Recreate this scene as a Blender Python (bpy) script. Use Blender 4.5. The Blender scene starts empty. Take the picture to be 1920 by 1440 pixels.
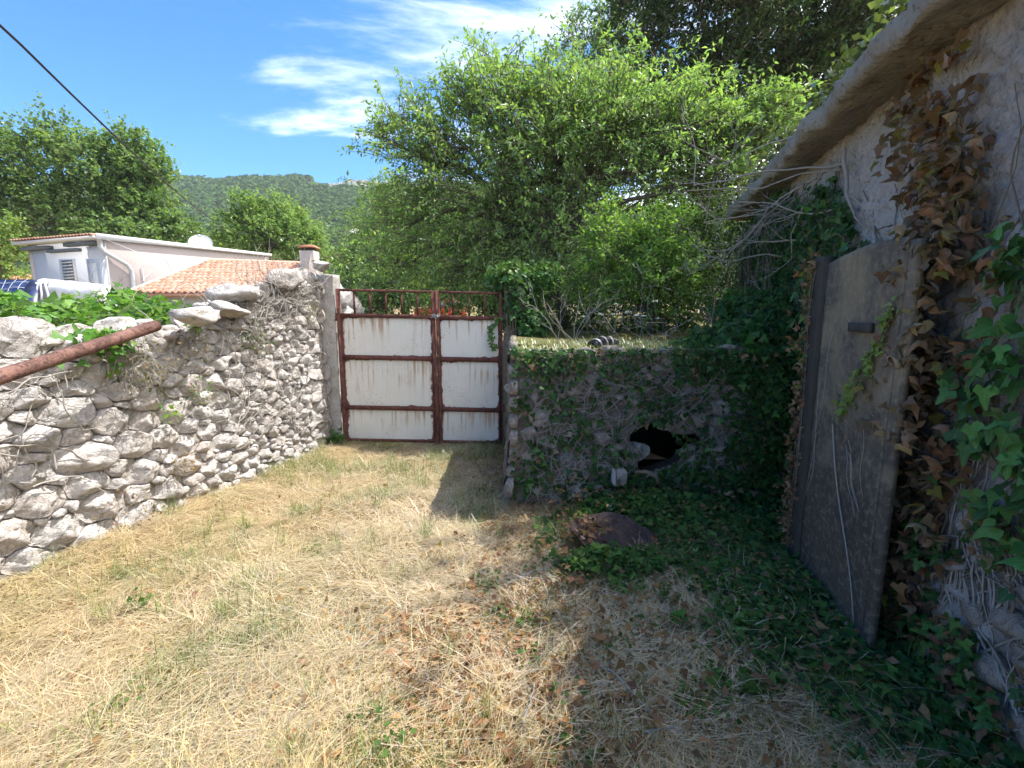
import bpy, math, random
import numpy as np
from mathutils import Vector, Matrix, noise

random.seed(11)
rng = np.random.default_rng(11)
S = bpy.context.scene
COL = S.collection
R = math.radians

# ------------------------------------------------------------------ camera, sky, sun, exposure
CAM_H, PITCH, FPX = 1.75, R(8.5), 870.0
cam = bpy.data.cameras.new('camera')
cam.sensor_fit = 'HORIZONTAL'; cam.sensor_width = 36.0; cam.lens = 36.0 * FPX / 1920.0
cam.clip_start = 0.05; cam.clip_end = 6000
camo = bpy.data.objects.new('camera', cam); COL.objects.link(camo)
camo.location = (0, 0, CAM_H); camo.rotation_euler = (R(90) - PITCH, 0, 0)
S.camera = camo

SUN_AZ = math.atan2(0.94, 0.34)      # clockwise from +Y
SUN_EL = R(62)
W = bpy.data.worlds.new('World'); S.world = W; W.use_nodes = True
nt = W.node_tree; nt.nodes.clear()
def wn(t, **k):
    n = nt.nodes.new(t)
    for a, b in k.items(): setattr(n, a, b)
    return n
wo = wn('ShaderNodeOutputWorld'); wbg = wn('ShaderNodeBackground'); wcl = wn('ShaderNodeBackground'); wmx = wn('ShaderNodeMixShader')
sky = wn('ShaderNodeTexSky', sky_type='NISHITA', sun_disc=False, sun_elevation=SUN_EL, sun_rotation=SUN_AZ,
         altitude=200.0, air_density=0.85, dust_density=0.05, ozone_density=4.0)
hs = wn('ShaderNodeHueSaturation'); hs.inputs['Saturation'].default_value = 1.28; hs.inputs['Value'].default_value = 0.68
nt.links.new(sky.outputs[0], hs.inputs['Color']); nt.links.new(hs.outputs[0], wbg.inputs['Color'])
wbg.inputs['Strength'].default_value = 0.15
wcl.inputs['Color'].default_value = (1.0, 0.98, 0.96, 1); wcl.inputs['Strength'].default_value = 1.35
tc = wn('ShaderNodeTexCoord'); sep = wn('ShaderNodeSeparateXYZ'); nt.links.new(tc.outputs['Generated'], sep.inputs[0])
def wmath(op, a, b=None):
    n = wn('ShaderNodeMath', operation=op)
    for i, q in enumerate((a, b)):
        if q is None: continue
        if isinstance(q, (int, float)): n.inputs[i].default_value = q
        else: nt.links.new(q, n.inputs[i])
    return n.outputs[0]
zz = wmath('ADD', wmath('MAXIMUM', sep.outputs['Z'], 0.0), 0.12)
cx = wmath('DIVIDE', sep.outputs['X'], zz); cy = wmath('DIVIDE', sep.outputs['Y'], zz)
comb = wn('ShaderNodeCombineXYZ'); nt.links.new(cx, comb.inputs[0]); nt.links.new(cy, comb.inputs[1])
mp = wn('ShaderNodeMapping'); mp.inputs['Rotation'].default_value = (0, 0, R(38)); mp.inputs['Scale'].default_value = (0.55, 1.5, 1)
mp.inputs['Location'].default_value = (3.3, 0.9, 0)
nt.links.new(comb.outputs[0], mp.inputs[0])
n1 = wn('ShaderNodeTexNoise'); n1.inputs['Scale'].default_value = 1.15; n1.inputs['Detail'].default_value = 9; n1.inputs['Roughness'].default_value = 0.62; n1.inputs['Distortion'].default_value = 0.5
nt.links.new(mp.outputs[0], n1.inputs['Vector'])
# high cloud thickens towards the right-hand side of the sky
side = wmath('MULTIPLY', sep.outputs['X'], 0.38)
cl = wmath('ADD', n1.outputs['Fac'], side)
rmp = wn('ShaderNodeMapRange', interpolation_type='SMOOTHSTEP'); rmp.inputs['From Min'].default_value = 0.44; rmp.inputs['From Max'].default_value = 0.74
rmp.inputs['To Max'].default_value = 0.92
nt.links.new(cl, rmp.inputs['Value'])
nt.links.new(rmp.outputs[0], wmx.inputs[0]); nt.links.new(wbg.outputs[0], wmx.inputs[1]); nt.links.new(wcl.outputs[0], wmx.inputs[2])
nt.links.new(wmx.outputs[0], wo.inputs['Surface'])

sl = bpy.data.lights.new('sun', 'SUN'); sl.energy = 3.3; sl.angle = R(0.53); sl.color = (1.0, 0.95, 0.87)
so = bpy.data.objects.new('sun', sl); COL.objects.link(so)
sdir = Vector((math.sin(SUN_AZ) * math.cos(SUN_EL), math.cos(SUN_AZ) * math.cos(SUN_EL), math.sin(SUN_EL)))
so.rotation_euler = sdir.to_track_quat('Z', 'Y').to_euler(); so.location = (20, 8, 30)

S.view_settings.view_transform = 'Standard'; S.view_settings.look = 'None'
S.view_settings.gamma = 1.0; S.view_settings.exposure = 1.62; S.view_settings.use_curve_mapping = False
S.render.engine = 'CYCLES'
S.cycles.use_denoising = True
S.cycles.max_bounces = 8; S.cycles.diffuse_bounces = 4; S.cycles.transparent_max_bounces = 8
S.cycles.caustics_reflective = False; S.cycles.caustics_refractive = False

# ------------------------------------------------------------------ helpers
def at(px, py, Y):
    """world point at depth Y seen in the direction of a photo pixel"""
    u = (px - 960) / FPX; v = (py - 720) / FPX
    d = np.array([u, math.cos(PITCH) - v * math.sin(PITCH), -math.sin(PITCH) - v * math.cos(PITCH)])
    return d * (Y / d[1]) + np.array([0, 0, CAM_H])

def tag(o, label=None, cat=None, group=None, kind=None):
    if label: o['label'] = label
    if cat: o['category'] = cat
    if group: o['group'] = group
    if kind: o['kind'] = kind
    return o

def thing(name, label, cat, loc=(0, 0, 0), group=None):
    o = bpy.data.objects.new(name, None); COL.objects.link(o); o.location = loc
    o.empty_display_size = 0.1
    return tag(o, label, cat, group)

def link(name, me, parent=None):
    o = bpy.data.objects.new(name, me); COL.objects.link(o)
    if parent is not None:
        o.parent = parent
        off = parent.location if parent.parent is None else Vector((0, 0, 0))      # parts already sit in world coordinates
        o.matrix_parent_inverse = Matrix.Translation(-off)
    return o

def mesh(name, V, F, mat, C=None, smooth=False):
    """V (n,3); F one (m,k) array or a list of such; C per-vertex colours"""
    V = np.asarray(V, dtype=np.float32)
    Fs = F if isinstance(F, list) else [F]
    Fs = [np.asarray(f, dtype=np.int32) for f in Fs if len(f)]
    me = bpy.data.meshes.new(name)
    nl = sum(f.size for f in Fs); npoly = sum(len(f) for f in Fs)
    me.vertices.add(len(V)); me.vertices.foreach_set('co', V.ravel())
    me.loops.add(nl); me.loops.foreach_set('vertex_index', np.concatenate([f.ravel() for f in Fs]))
    tot = np.concatenate([np.full(len(f), f.shape[1], dtype=np.int32) for f in Fs])
    st = np.concatenate([[0], np.cumsum(tot)[:-1]]).astype(np.int32)
    me.polygons.add(npoly); me.polygons.foreach_set('loop_start', st); me.polygons.foreach_set('loop_total', tot)
    if smooth: me.polygons.foreach_set('use_smooth', np.ones(npoly, dtype=bool))
    if C is not None:
        C = np.asarray(C, dtype=np.float32)
        if C.shape[1] == 3: C = np.concatenate([C, np.ones((len(C), 1), np.float32)], 1)
        a = me.attributes.new('Col', 'FLOAT_COLOR', 'POINT'); a.data.foreach_set('color', C.ravel())
    me.materials.append(mat)
    me.update(calc_edges=True); me.validate()
    return me

def mobj(name, V, F, mat, parent=None, C=None, smooth=False):
    return link(name, mesh(name, V, F, mat, C, smooth), parent)

class Geo:
    """collects boxes, tubes, prisms and links them as one mesh"""
    def __init__(s): s.V = []; s.T = []; s.Q = []; s.n = 0; s.C = []
    def add(s, V, F, col=None):
        V = np.asarray(V, float); F = np.asarray(F, int)
        s.V.append(V); (s.T if F.shape[1] == 3 else s.Q).append(F + s.n); s.n += len(V)
        if col is not None: s.C.append(np.tile(np.asarray(col, float), (len(V), 1)))
        return s
    def box(s, lo, hi, M=None, off=(0, 0, 0), b=0.0):
        lo = np.array(lo, float); hi = np.array(hi, float)
        if b > 0 and min(hi - lo) > 2.2 * b:
            P = []
            idx = {}
            for c in range(8):
                sg = [1 if c >> k & 1 else 0 for k in range(3)]
                for ax in range(3):
                    p = [hi[k] if sg[k] else lo[k] for k in range(3)]
                    for k in range(3):
                        if k != ax: p[k] += -b if sg[k] else b
                    idx[(c, ax)] = len(P); P.append(p)
            Q = []; T = []
            for c in range(8): T.append([idx[(c, 0)], idx[(c, 1)], idx[(c, 2)]])
            for ax in range(3):
                a1, a2 = [k for k in range(3) if k != ax]
                for sv in (0, 1):
                    cs = [sv << ax, sv << ax | 1 << a1, sv << ax | 1 << a1 | 1 << a2, sv << ax | 1 << a2]
                    Q.append([idx[(c, ax)] for c in cs])
                for v1 in (0, 1):
                    for v2 in (0, 1):
                        c0 = v1 << a1 | v2 << a2; c1 = c0 | 1 << ax
                        Q.append([idx[(c0, a1)], idx[(c1, a1)], idx[(c1, a2)], idx[(c0, a2)]])
            P = np.array(P)
            if M is not None: P = P @ np.array(M).T
            P = P + np.array(off)
            n0 = s.n; s.V.append(P); s.n += len(P)
            s.T.append(np.array(T) + n0); s.Q.append(np.array(Q) + n0)
            return s
        P = np.array([[(hi if c >> k & 1 else lo)[k] for k in range(3)] for c in range(8)])
        if M is not None: P = P @ np.array(M).T
        P = P + np.array(off)
        return s.add(P, [[0, 2, 3, 1], [4, 5, 7, 6], [0, 1, 5, 4], [2, 6, 7, 3], [0, 4, 6, 2], [1, 3, 7, 5]])
    def tube(s, pts, rad, k=6, caps=True, col=None):
        pts = np.asarray(pts, float); n = len(pts)
        rad = np.full(n, rad, float) if np.isscalar(rad) else np.asarray(rad, float)
        t = np.gradient(pts, axis=0); t /= np.linalg.norm(t, axis=1)[:, None] + 1e-9
        ref = np.array([0.3, 0.2, 1.0]) if abs(t[:, 2]).mean() < 0.8 else np.array([1.0, 0.2, 0.1])
        a = np.cross(t, ref); a /= np.linalg.norm(a, axis=1)[:, None] + 1e-9
        b = np.cross(t, a)
        an = np.linspace(0, 2 * math.pi, k, endpoint=False)
        V = (pts[:, None, :] + rad[:, None, None] * (a[:, None, :] * np.cos(an)[None, :, None] + b[:, None, :] * np.sin(an)[None, :, None])).reshape(-1, 3)
        i = np.arange(n - 1)[:, None] * k; j = np.arange(k)[None, :]; j2 = (j + 1) % k
        F = np.stack([i + j, i + j2, i + k + j2, i + k + j], -1).reshape(-1, 4)
        n0 = s.n
        s.add(V, F, col)
        if caps and k >= 4:
            for base in (0, (n - 1) * k):
                for q in range(1, k - 1):
                    s.T.append(np.array([[n0 + base, n0 + base + q, n0 + base + q + 1]]))
        return s
    def build(s, name, mat, parent=None, smooth=False):
        Fs = []
        if s.T: Fs.append(np.concatenate(s.T))
        if s.Q: Fs.append(np.concatenate(s.Q))
        C = np.concatenate(s.C) if s.C and sum(len(c) for c in s.C) == s.n else None
        return mobj(name, np.concatenate(s.V), Fs, mat, parent, C, smooth)

def fbm(p, sc=1.0, oc=4, seed=0.0):
    return noise.fractal(Vector((p[0] * sc + seed, p[1] * sc - seed * 0.7, p[2] * sc + seed * 1.3)), 0.9, 2.1, oc)

def fbm_arr(P, sc=1.0, oc=4, seed=0.0):
    return np.array([fbm(p, sc, oc, seed) for p in P])

# ------------------------------------------------------------------ materials
def newmat(name):
    m = bpy.data.materials.new(name); m.use_nodes = True
    t = m.node_tree; t.nodes.clear()
    return m, t

class NT:
    def __init__(s, t): s.t = t
    def n(s, typ, ins=None, **k):
        q = s.t.nodes.new(typ)
        for a, b in k.items(): setattr(q, a, b)
        for a, b in (ins or {}).items(): s.set(q.inputs[a], b)
        return q
    def set(s, sock, v):
        if hasattr(v, 'is_output') or isinstance(v, bpy.types.NodeSocket): s.t.links.new(v, sock)
        else: sock.default_value = v
    def math(s, op, a, b=0.0, clamp=False):
        q = s.n('ShaderNodeMath', operation=op, use_clamp=clamp); s.set(q.inputs[0], a); s.set(q.inputs[1], b); return q.outputs[0]
    def noise(s, vec, scale, detail=6, rough=0.6, dist=0.0):
        return s.n('ShaderNodeTexNoise', {'Vector': vec, 'Scale': scale, 'Detail': detail, 'Roughness': rough, 'Distortion': dist}).outputs['Fac']
    def ramp(s, fac, *stops):
        q = s.n('ShaderNodeValToRGB', {'Fac': fac}); e = q.color_ramp.elements
        while len(e) < len(stops): e.new(0.5)
        for i, (p, c) in enumerate(stops):
            e[i].position = p; e[i].color = (*c, 1) if len(c) == 3 else c
        return q.outputs['Color']
    def mix(s, fac, a, b, mode='MIX'):
        q = s.n('ShaderNodeMix', data_type='RGBA', blend_type=mode)
        s.set(q.inputs['Factor'], fac)
        for k, v in ((6, a), (7, b)):
            if isinstance(v, tuple) and len(v) == 3: v = (*v, 1)
            s.set(q.inputs[k], v)
        return q.outputs[2]
    def step(s, v, lo, hi):
        return s.n('ShaderNodeMapRange', {'Value': v, 'From Min': lo, 'From Max': hi}, interpolation_type='SMOOTHSTEP').outputs[0]
    def bump(s, h, strength=0.5, dist=0.01, normal=None):
        q = s.n('ShaderNodeBump', {'Height': h, 'Strength': strength, 'Distance': dist})
        if normal is not None: s.set(q.inputs['Normal'], normal)
        return q.outputs[0]
    def out(s, col, rough=0.9, normal=None, metal=0.0, spec=0.3):
        b = s.n('ShaderNodeBsdfPrincipled', {'Roughness': rough, 'Metallic': metal, 'Specular IOR Level': spec})
        s.set(b.inputs['Base Color'], (*col, 1) if isinstance(col, tuple) and len(col) == 3 else col)
        if normal is not None: s.set(b.inputs['Normal'], normal)
        o = s.n('ShaderNodeOutputMaterial', {'Surface': b.outputs[0]})
        return b

def coords(g, kind='Object'): return g.n('ShaderNodeTexCoord').outputs[kind]
def wpos(g): return g.n('ShaderNodeNewGeometry').outputs['Position']

def mat_plain(name, col, rough=0.7, metal=0.0, var=0.15, scale=6.0, bump=0.15, spec=0.3):
    m, t = newmat(name); g = NT(t); p = wpos(g)
    f = g.noise(p, scale, 8, 0.65)
    c = g.mix(f, tuple(max(0, x * (1 - var)) for x in col), tuple(min(1, x * (1 + var)) for x in col))
    g.out(c, rough, g.bump(g.noise(p, scale * 12, 4), bump, 0.004), metal, spec)
    return m

def mat_stone(name, base, tint=(0.40, 0.33, 0.28), dark=(0.13, 0.125, 0.12), rnd=0.35, lich=0.5):
    m, t = newmat(name); g = NT(t); p = wpos(g)
    oi = g.n('ShaderNodeObjectInfo').outputs['Random']
    c = g.mix(g.math('MULTIPLY', oi, rnd, True), base, tint)
    blot = g.noise(p, 7.0, 9, 0.7, 0.6)
    c = g.mix(g.step(blot, 0.50, 0.72), c, tuple(x * 0.62 for x in base))
    lic = g.noise(p, 38.0, 6, 0.7)
    c = g.mix(g.math('MULTIPLY', g.step(lic, 0.56, 0.70), lich), c, dark)
    pale = g.noise(p, 16.0, 7, 0.65, 1.0)
    c = g.mix(g.math('MULTIPLY', g.step(pale, 0.58, 0.72), 0.5), c, tuple(min(0.62, x * 1.3) for x in base))
    rg = g.math('ABSOLUTE', g.math('SUBTRACT', g.noise(p, 13.0, 5, 0.6, 0.8), 0.5))
    c = g.mix(g.math('MULTIPLY', g.math('SUBTRACT', 1.0, g.step(rg, 0.0, 0.02)), 0.35), c, dark)
    h = g.math('ADD', g.noise(p, 28.0, 10, 0.75), g.math('MULTIPLY', g.step(rg, 0.0, 0.05), 0.35))
    nrm = g.bump(h, 0.85, 0.022)
    g.out(c, 0.93, nrm, 0, 0.2)
    return m

def mat_attr(name, trans=0.45, rough=0.5, gloss=0.10, attr=True, vein=False):
    """leaves and blades: thin, two-sided, partly see-through to light"""
    m, t = newmat(name); g = NT(t)
    if attr: c = g.n('ShaderNodeAttribute', attribute_name='Col').outputs['Color']
    else: c = g.n('ShaderNodeObjectInfo').outputs['Color']
    p = wpos(g)
    c = g.mix(g.math('MULTIPLY', g.step(g.noise(p, 60.0, 4), 0.42, 0.7), 0.35), c, g.mix(1.0, c, (0.6, 0.62, 0.5), 'MULTIPLY'))
    if vein:
        sp = g.n('ShaderNodeSeparateXYZ', {0: coords(g)})
        ax = g.math('ABSOLUTE', sp.outputs[0])
        mid = g.math('SUBTRACT', 1.0, g.step(ax, 0.008, 0.03))
        d1 = g.math('ABSOLUTE', g.math('SUBTRACT', g.math('MULTIPLY', ax, 0.75), g.math('SUBTRACT', sp.outputs[1], 0.10)))
        d2 = g.math('ABSOLUTE', g.math('SUBTRACT', g.math('MULTIPLY', ax, 0.9), g.math('SUBTRACT', sp.outputs[1], 0.42)))
        v2 = g.math('SUBTRACT', 1.0, g.step(g.math('MINIMUM', d1, d2), 0.006, 0.02))
        vv = g.math('MAXIMUM', mid, g.math('MULTIPLY', v2, 0.7))
        c = g.mix(g.math('MULTIPLY', vv, 0.5), c, g.mix(0.55, c, (0.30, 0.36, 0.18)))
    tc_ = g.mix(1.0, c, (1.25, 1.35, 0.6), 'MULTIPLY')
    d = g.n('ShaderNodeBsdfDiffuse', {'Color': c}); tr = g.n('ShaderNodeBsdfTranslucent', {'Color': tc_})
    mx = g.n('ShaderNodeMixShader', {0: trans, 1: d.outputs[0], 2: tr.outputs[0]})
    gl = g.n('ShaderNodeBsdfGlossy', {'Color': (1, 1, 1, 1), 'Roughness': rough})
    fr = g.n('ShaderNodeFresnel', {'IOR': 1.4})
    mx2 = g.n('ShaderNodeMixShader', {0: g.math('MULTIPLY', fr.outputs[0], gloss * 10, True), 1: mx.outputs[0], 2: gl.outputs[0]})
    g.n('ShaderNodeOutputMaterial', {'Surface': mx2.outputs[0]})
    return m

M = {}
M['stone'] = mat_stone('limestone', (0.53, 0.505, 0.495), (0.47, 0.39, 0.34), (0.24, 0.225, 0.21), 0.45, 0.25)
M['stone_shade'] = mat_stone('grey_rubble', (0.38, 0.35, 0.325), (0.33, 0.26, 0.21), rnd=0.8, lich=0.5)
M['leaf'] = mat_attr('leaf', 0.52, 0.55, 0.018)
M['foliage_far'] = mat_attr('far_foliage', 0.2, 0.9, 0.0)
M['leaf_part'] = mat_attr('ivy_leaf', 0.30, 0.42, 0.045, attr=False, vein=True)
M['leaf_dry'] = mat_attr('dry_leaf', 0.25, 0.6, 0.03, attr=False)
M['blade'] = mat_attr('grass_blade', 0.30, 0.5, 0.03)
M['bark'] = mat_plain('bark', (0.10, 0.085, 0.07), 0.9, 0, 0.4, 10, 0.8)
M['vine_wood'] = mat_plain('dead_vine_wood', (0.30, 0.275, 0.25), 0.9, 0, 0.35, 14, 0.5)
M['vine_dark'] = mat_plain('vine_wood', (0.16, 0.13, 0.10), 0.9, 0, 0.4, 14, 0.5)

def mat_mortar(name, a, b, dark, bs=0.03):
    m, t = newmat(name); g = NT(t); p = wpos(g)
    c = g.mix(g.noise(p, 5.0, 8, 0.7), a, b)
    c = g.mix(g.step(g.noise(p, 26.0, 8, 0.75), 0.52, 0.68), c, dark)
    v = g.n('ShaderNodeTexVoronoi', {'Vector': p, 'Scale': 34.0, 'Randomness': 1.0}).outputs['Distance']
    h = g.math('ADD', g.noise(p, 22.0, 10, 0.75), g.math('MULTIPLY', v, -0.5))
    g.out(c, 0.95, g.bump(h, 1.0, bs), 0, 0.15)
    return m
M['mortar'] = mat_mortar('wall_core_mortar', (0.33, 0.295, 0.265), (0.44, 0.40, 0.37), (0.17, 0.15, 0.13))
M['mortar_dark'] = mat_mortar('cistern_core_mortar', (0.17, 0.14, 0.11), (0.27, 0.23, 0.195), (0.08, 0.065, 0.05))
M['plaster'] = mat_mortar('rough_plaster', (0.43, 0.39, 0.37), (0.56, 0.51, 0.49), (0.21, 0.185, 0.17), 0.03)
M['concrete'] = mat_mortar('weathered_concrete', (0.32, 0.30, 0.285), (0.42, 0.40, 0.38), (0.20, 0.19, 0.18), 0.008)
M['eave'] = mat_mortar('eave_concrete', (0.23, 0.20, 0.165), (0.38, 0.345, 0.30), (0.12, 0.105, 0.085), 0.018)

def mat_gate_panel():
    m, t = newmat('chipped_white_paint'); g = NT(t)
    ge = coords(g, 'Generated'); p = wpos(g)
    sp = g.n('ShaderNodeSeparateXYZ', {0: ge}); spw = g.n('ShaderNodeSeparateXYZ', {0: p})
    def edge(o, k):
        return g.math('POWER', g.math('ABSOLUTE', g.math('SUBTRACT', g.math('MULTIPLY', o, 2.0), 1.0)), k)
    e = g.math('ADD', edge(sp.outputs[0], 20.0), edge(sp.outputs[2], 11.0))
    e = g.math('ADD', e, g.math('MULTIPLY', g.math('SUBTRACT', g.noise(p, 7.0, 9, 0.75, 0.6), 0.47), 1.5))
    rusty = g.step(e, 0.33, 0.42)
    ntop = sp.outputs[2]
    cv = g.n('ShaderNodeCombineXYZ', {0: g.math('MULTIPLY', spw.outputs[0], 26.0), 1: g.math('MULTIPLY', spw.outputs[2], 0.9)})
    dr = g.noise(cv.outputs[0], 1.0, 5, 0.55)
    drip = g.math('MULTIPLY', g.step(g.math('ADD', dr, g.math('MULTIPLY', g.math('SUBTRACT', g.noise(p, 1.7, 3), 0.5), 0.55)), 0.50, 0.66), g.step(g.math('ADD', ntop, g.math('MULTIPLY', g.noise(p, 2.3, 2), 0.5)), 0.35, 1.15))
    spk = g.step(g.noise(p, 85.0, 3, 0.6), 0.60, 0.66)
    zone = g.step(g.noise(p, 3.2, 4), 0.47, 0.62)
    white = g.mix(g.noise(p, 4.0, 6), (0.56, 0.54, 0.49), (0.68, 0.665, 0.63))
    white = g.mix(g.math('MULTIPLY', g.step(g.noise(cv.outputs[0], 2.2, 4), 0.5, 0.75), 0.28), white, (0.40, 0.38, 0.34))
    white = g.mix(g.math('MULTIPLY', drip, 0.85), white, g.mix(g.noise(p, 11.0), (0.26, 0.12, 0.05), (0.42, 0.27, 0.13)))
    white = g.mix(g.math('MULTIPLY', spk, g.math('MULTIPLY', zone, 0.9)), white, (0.10, 0.075, 0.06))
    rust = g.mix(g.noise(p, 22.0, 6), (0.085, 0.035, 0.03), (0.19, 0.075, 0.06))
    c = g.mix(rusty, white, rust)
    h = g.math('ADD', g.math('MULTIPLY', rusty, -0.6), g.math('MULTIPLY', g.noise(p, 3.0, 3), 1.0))
    g.out(c, g.mix(rusty, (0.45, 0.45, 0.45), (0.9, 0.9, 0.9)), g.bump(h, 0.3, 0.006), 0, 0.35)
    return m
M['gate_panel'] = mat_gate_panel()

def mat_rust(name, a, b, c3, rough=0.85):
    m, t = newmat(name); g = NT(t); p = wpos(g)
    c = g.mix(g.step(g.noise(p, 7.0, 9, 0.75, 0.5), 0.38, 0.62), a, b)
    c = g.mix(g.math('MULTIPLY', g.step(g.noise(p, 26.0, 8, 0.75), 0.50, 0.62), 0.85), c, c3)
    fl = g.step(g.noise(p, 16.0, 8, 0.7), 0.5, 0.56)
    g.out(c, rough, g.bump(g.math('ADD', g.noise(p, 70.0, 6, 0.7), fl), 0.8, 0.005), 0.0, 0.25)
    return m
M['rust'] = mat_rust('rusted_red_iron', (0.095, 0.038, 0.032), (0.17, 0.066, 0.052), (0.055, 0.03, 0.028))
M['rust_pipe'] = mat_rust('rusted_pipe_iron', (0.105, 0.052, 0.042), (0.19, 0.10, 0.08), (0.055, 0.03, 0.026), 0.7)
M['sheet'] = mat_rust('purple_brown_sheet', (0.075, 0.05, 0.047), (0.11, 0.078, 0.072), (0.04, 0.026, 0.022), 0.75)

def mat_door():
    m, t = newmat('weathered_door_board'); g = NT(t); p = coords(g)
    sp = g.n('ShaderNodeSeparateXYZ', {0: p})
    cv = g.n('ShaderNodeCombineXYZ', {0: g.math('MULTIPLY', sp.outputs[1], 9.0), 1: g.math('MULTIPLY', sp.outputs[2], 0.9), 2: sp.outputs[0]})
    gr = g.noise(cv.outputs[0], 4.0, 8, 0.7)
    bl = g.noise(p, 2.4, 7, 0.6, 0.5)
    c = g.mix(g.step(bl, 0.38, 0.62), (0.11, 0.092, 0.076), (0.24, 0.185, 0.125))
    c = g.mix(g.math('MULTIPLY', g.step(gr, 0.45, 0.75), 0.45), c, (0.09, 0.08, 0.07))
    low_dark = g.math('ADD', g.math('MULTIPLY', g.noise(p, 2.6, 7, 0.65, 0.8), 1.6), g.math('MULTIPLY', sp.outputs[2], -0.42))  # noisy dark tone, stronger towards the bottom
    c = g.mix(g.math('MULTIPLY', g.step(low_dark, 0.22, 0.52), 0.75), c, (0.05, 0.045, 0.042))
    fine = g.noise(p, 24.0, 10, 0.8)
    c = g.mix(g.math('MULTIPLY', g.step(fine, 0.48, 0.62), 0.5), c, (0.30, 0.245, 0.18))
    c = g.mix(g.math('MULTIPLY', g.step(g.noise(p, 60.0, 6, 0.75), 0.55, 0.7), 0.55), c, (0.07, 0.065, 0.06))
    g.out(c, 0.9, g.bump(g.math('ADD', gr, g.noise(p, 60.0, 5)), 0.6, 0.006), 0, 0.2)
    return m
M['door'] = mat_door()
M['door_dark'] = mat_plain('dark_door_edge', (0.055, 0.048, 0.042), 0.8, 0, 0.4, 10, 0.5)

def mat_ground():
    m, t = newmat('dry_turf_soil'); g = NT(t); p = wpos(g)
    c = g.mix(g.noise(p, 3.0, 8, 0.7), (0.20, 0.145, 0.085), (0.34, 0.265, 0.155))
    c = g.mix(g.step(g.noise(p, 1.1, 5, 0.6), 0.5, 0.7), c, (0.17, 0.165, 0.065))
    c = g.mix(g.math('MULTIPLY', g.step(g.noise(p, 60.0, 6, 0.7), 0.5, 0.7), 0.6), c, (0.11, 0.075, 0.045))
    g.out(c, 0.95, g.bump(g.noise(p, 50.0, 8, 0.75), 1.0, 0.02), 0, 0.1)
    return m
M['ground'] = mat_ground()
def mat_terrace():
    m, t = newmat('terrace_turf'); g = NT(t); p = wpos(g)
    c = g.mix(g.noise(p, 4.0, 8, 0.7), (0.10, 0.11, 0.035), (0.24, 0.20, 0.09))
    g.out(c, 0.95, g.bump(g.noise(p, 40.0, 8, 0.75), 1.0, 0.03), 0, 0.1)
    return m
M['terrace'] = mat_terrace()
def mat_hill():
    m, t = newmat('hill_scrub'); g = NT(t); p = wpos(g)
    c = g.mix(g.noise(p, 0.05, 8, 0.7), (0.03, 0.05, 0.02), (0.06, 0.085, 0.03))
    g.out(c, 1.0, g.bump(g.noise(p, 0.25, 8, 0.7), 1.0, 2.0), 0, 0.0)
    return m
M['hill'] = mat_hill()
M['cliff'] = mat_plain('pale_cliff_rock', (0.34, 0.33, 0.31), 0.95, 0, 0.4, 0.15, 0.5)

# ------------------------------------------------------------------ ground, terrace, hill
def gz(x, y):
    """height of the lane and what lies beyond the gate"""
    t = np.clip((y - 7.0) / 27.0, 0, 1); t = t * t * (3 - 2 * t)
    far = np.clip((y - 34.0) / 120.0, 0, 1)
    return 1.35 * t + 4.0 * far

def axis(*segs):
    out = []
    for a, b, st in segs: out += list(np.arange(a, b, st))
    return np.array(out + [segs[-1][1]])
xs = axis((-900, -100, 100), (-100, -12, 8), (-12, -5, 0.7), (-5, 4, 0.07), (4, 12, 0.8), (12, 100, 8), (100, 900, 100))
ys = axis((-300, -20, 40), (-20, -2, 2), (-2, 0.8, 0.2), (0.8, 7.0, 0.07), (7, 40, 1.5), (40, 160, 10), (160, 900, 74))
X, Y = np.meshgrid(xs, ys)
Z = gz(X, Y)
near = (X > -5) & (X < 4) & (Y > -2) & (Y < 7)
P = np.stack([X[near], Y[near], 0 * X[near]], -1)
bump_ = 0.045 * fbm_arr(P, 0.9, 3, 3.1) + 0.018 * fbm_arr(P, 4.0, 3, 8.0)
edge_ = np.clip((P[:, 0] - (-3.05 + 0.27 * P[:, 1] - 0.73)) / -0.45 + 1.0, 0, 1)      # ground rises a little against the left wall
Z[near] += bump_ + 0.06 * edge_
def ground_z(x, y):
    e_ = min(1.0, max(0.0, (x + 3.78 - 0.27 * y) / -0.45 + 1.0))
    return 0.045 * fbm((x, y, 0), 0.9, 3, 3.1) + 0.018 * fbm((x, y, 0), 4.0, 3, 8.0) + 0.06 * e_
ny, nx = X.shape
ii = (np.arange(ny - 1)[:, None] * nx + np.arange(nx - 1)[None, :]).ravel()
GF = np.stack([ii, ii + 1, ii + nx + 1, ii + nx], -1)
tag(mobj('ground', np.stack([X, Y, Z], -1).reshape(-1, 3), GF, M['ground'], smooth=True), kind='structure')

def grid_faces(nu, nv):
    i = (np.arange(nv - 1)[:, None] * nu + np.arange(nu - 1)[None, :]).ravel()
    return np.stack([i, i + 1, i + nu + 1, i + nu], -1)

# terrace behind the cistern front: raised garden soil
tx = np.linspace(-0.02, 9, 90); ty = np.linspace(4.42, 20, 110)
TX, TY = np.meshgrid(tx, ty)
TP = np.stack([TX.ravel(), TY.ravel(), 0 * TX.ravel()], -1)
TZ = 1.43 + 0.05 * fbm_arr(TP, 1.2, 3, 5.0) + 0.02 * (TP[:, 1] - 4.4)
TP[:, 2] = TZ
n0 = len(TP); left = np.arange(110) * 90
LP = TP[left].copy(); LP[:, 2] = -0.2; LP[:, 0] -= 0.02
FL = np.stack([left[:-1], left[1:], n0 + np.arange(1, 110), n0 + np.arange(109)], -1)
tag(mobj('terrace_ground', np.concatenate([TP, LP]), np.concatenate([grid_faces(90, 110), FL]), M['terrace'], smooth=True), kind='structure')

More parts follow.
